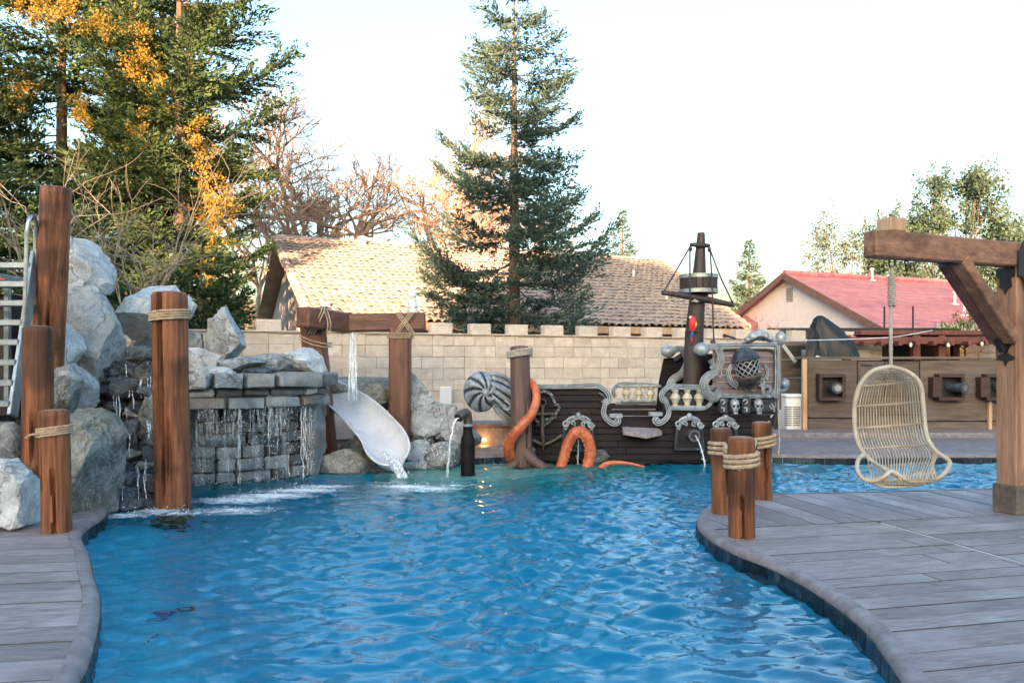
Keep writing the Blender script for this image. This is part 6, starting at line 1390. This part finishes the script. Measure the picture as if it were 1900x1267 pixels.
# patio roof behind
pr_ = thing('patio_roof', 'dark red-brown patio roof on posts behind the cannon wall', 'pergola', P(1720, 800, 19))
m = MB(); m.box(P(1740, 622, 19.6), (5.2, 3.2, .10), None, .01); m.build('roof_slab', 'red_wood', pr_)
m = MB(); m.box(P(1740, 632, 17.95), (5.2, .1, .16), None, .01); m.build('edge_beam', 'red_wood', pr_)
for px in (1570, 1698, 1745, 1772, 1858):
    m = MB(); m.box(P(px, 720, 18.1) if px != 1772 else P(px, 720, 20.6), (.17, .17, 2.4), None, .01); m.build('post', 'red_wood', pr_)
for k in range(9):
    m = MB(); m.box(P(1600 + k * 32, 637, 17.85) , (.09, .35, .10), None, .005); m.build('rafter_end', 'red_wood', pr_)
for px in (1641, 1694):
    m = MB(); m.tube([P(px, 620, 18.3), P(px, 568, 18.3)], .022, 6); m.build('flue_pipe', 'iron', pr_)
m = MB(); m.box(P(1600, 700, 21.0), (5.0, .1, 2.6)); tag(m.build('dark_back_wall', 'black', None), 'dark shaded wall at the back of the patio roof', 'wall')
m = MB(); m.box(P(1590, 660, 19.0), (1.3, .5, 1.2), None, .02); tag(m.build('bar_cabinet', 'dark_wood', None), 'dark bar cabinet under the patio roof', 'cabinet')
sw = thing('stone_side_wall', 'tan block side wall under the patio roof lit by a small lamp', 'wall', P(1810, 800, 21.4))
m = MB(); m.box(P(1818, 690, 21.5), (2.4, .12, 2.6)); m.build('core', 'block_mortar', sw)
for r in range(5):
    for k in range(4):
        m = MB(); m.box(P(1818, 690, 21.42) + Vector((-.98 + k * .62 + (r % 2) * .06, 0, .95 - r * .29)), (.60, .08, .27), None, .01); m.build('block', 'block', sw, None, False)
lp = P(1766, 640, 20.7); m = MB(); m.ball(lp, .05, 8); tag(m.build('patio_lamp', 'lamp_glow', None), 'small warm lamp glowing under the patio roof', 'lamp')
ld = bpy.data.lights.new('patio_lamp', 'POINT'); ld.energy = 8; ld.color = (1, .5, .18); ld.shadow_soft_size = .06; lo_ = bpy.data.objects.new('patio_lamp_source', ld); COL.objects.link(lo_); lo_.location = lp + Vector((.1, -.1, -.12))
# string light cable and bulbs
st = thing('string_lights', 'string of bulbs on a pale cable from the ship stern to the patio roof', 'string lights', P(1560, 635, 15.5))
pts = cr([P(1448, 632, 13.0), P(1560, 630, 14.8), P(1660, 625, 16.3), P(1730, 613, 17.6)], 8); m = MB(); m.tube(pts, .009, 5); m.build('cable', 'white', st, 180)
for px, py in ((1690, 640), (1759, 640), (1822, 638)):
    m = MB(); c = P(px, py, 17.6); m.tube([c + Vector((0, 0, .14)), c + Vector((0, 0, .05))], [.012, .03], 8); b_ = m.build('socket', 'iron', st); m = MB(); m.ball(c, (.035, .035, .055), 8); m.build('bulb', 'bulb', b_, 180)
# generator
gn = thing('generator_cabinet', 'white louvred generator cabinet between the ship and the cannon wall', 'generator', P(1470, 803, 16.2)); gw = 38 / F * 16.2
m = MB(); m.box(P(1470, 767, 16.3), (gw, .5, .80), None, .02); bd_ = m.build('body', 'white', gn)
m = MB(); m.box(P(1470, 734, 16.28), (gw + .03, .55, .05), None, .015); m.build('lid', 'white', gn)
for k in range(9):
    for s in (-1, 1): m = MB(); m.box(P(1470 + s * 8, 755 + k * 4.2, 16.04), (.14, .02, .014)); m.build('louvre', 'dark_wood', bd_)
m = MB(); m.box(P(1470, 803, 16.3), (gw + .06, .56, .05)); m.build('plinth', 'black', gn)
fg = thing('grey_fence', 'weathered grey plank fence behind the generator', 'fence', P(1472, 800, 17.0))
for k in range(5): m = MB(); m.box(P(1472, 650 + k * 34, 17.0), (.8, .04, .37), None, .005); m.build('board', 'plank_wall', fg)
m = MB(); m.beam(P(1452, 640, 16.6), P(1476, 672, 16.6), .06, .07); tag(m.build('gutter_pipe', 'trim_grey', None), 'slanted grey pipe beside the ship stern', 'pipe'); m = MB(); m.prism([P(1455, 641, 16.7), P(1500, 641, 16.7), P(1500, 668, 16.7), P(1478, 668, 16.7)], (0, .3, 0)); tag(m.build('small_awning', 'cover', None), 'small dark sloped awning behind the stern', 'awning')
m = MB(); m.box(P(1491, 655, 16.1), (.08, .08, .14), None, .01); tag(m.build('wall_light', 'lens_grey', None), 'small grey wall light beside the black cover', 'light')
# white figurine on the slide frame
fgp = P(766, 582, 12.15); sf = thing('garden_figurine', 'white pointed-hat garden figurine standing on the slide crossbeam', 'figurine', fgp)
m = MB(); m.lathe([(.075, .0), (.085, .03), (.075, .08), (.06, .14), (.065, .18), (.05, .22)], fgp, 14); m.build('body', 'white_statue', sf, 60); m = MB(); m.ball(fgp + Vector((0, 0, .25)), (.05, .05, .055), 10); m.build('head', 'white_statue', sf, 180)
m = MB(); m.lathe([(.075, .265), (.06, .29), (.03, .36), (.012, .43), (.0, .45)], fgp, 12); m.build('hat', 'white_statue', sf, 60)
for s in (-1, 1): m = MB(); m.tube([fgp + Vector((s * .055, -.02, .17)), fgp + Vector((s * .08, -.05, .11)), fgp + Vector((s * .03, -.08, .10))], [.022, .02, .016], 7); m.build('arm', 'white_statue', sf, 180)
# dive toys on the pool bench
for k, (px, py, c, lb) in enumerate(((300, 1100, 'parrot_blue', 'dark blue dive ring under water on the left bench'), (345, 1090, 'cover', 'black dive ring under water on the left bench'), (275, 1140, 'parrot_red', 'pink red dive stick under water near the left deck'))):
    p = W(px, py); p.z = -.60; m = MB(); m.tube([p + Vector((.045 * math.cos(a), .045 * math.sin(a), 0)) for a in [i * .42 for i in range(15)]], .016, 7, closed=True); tag(m.build('dive_ring', c, None, 180), lb, 'toy')
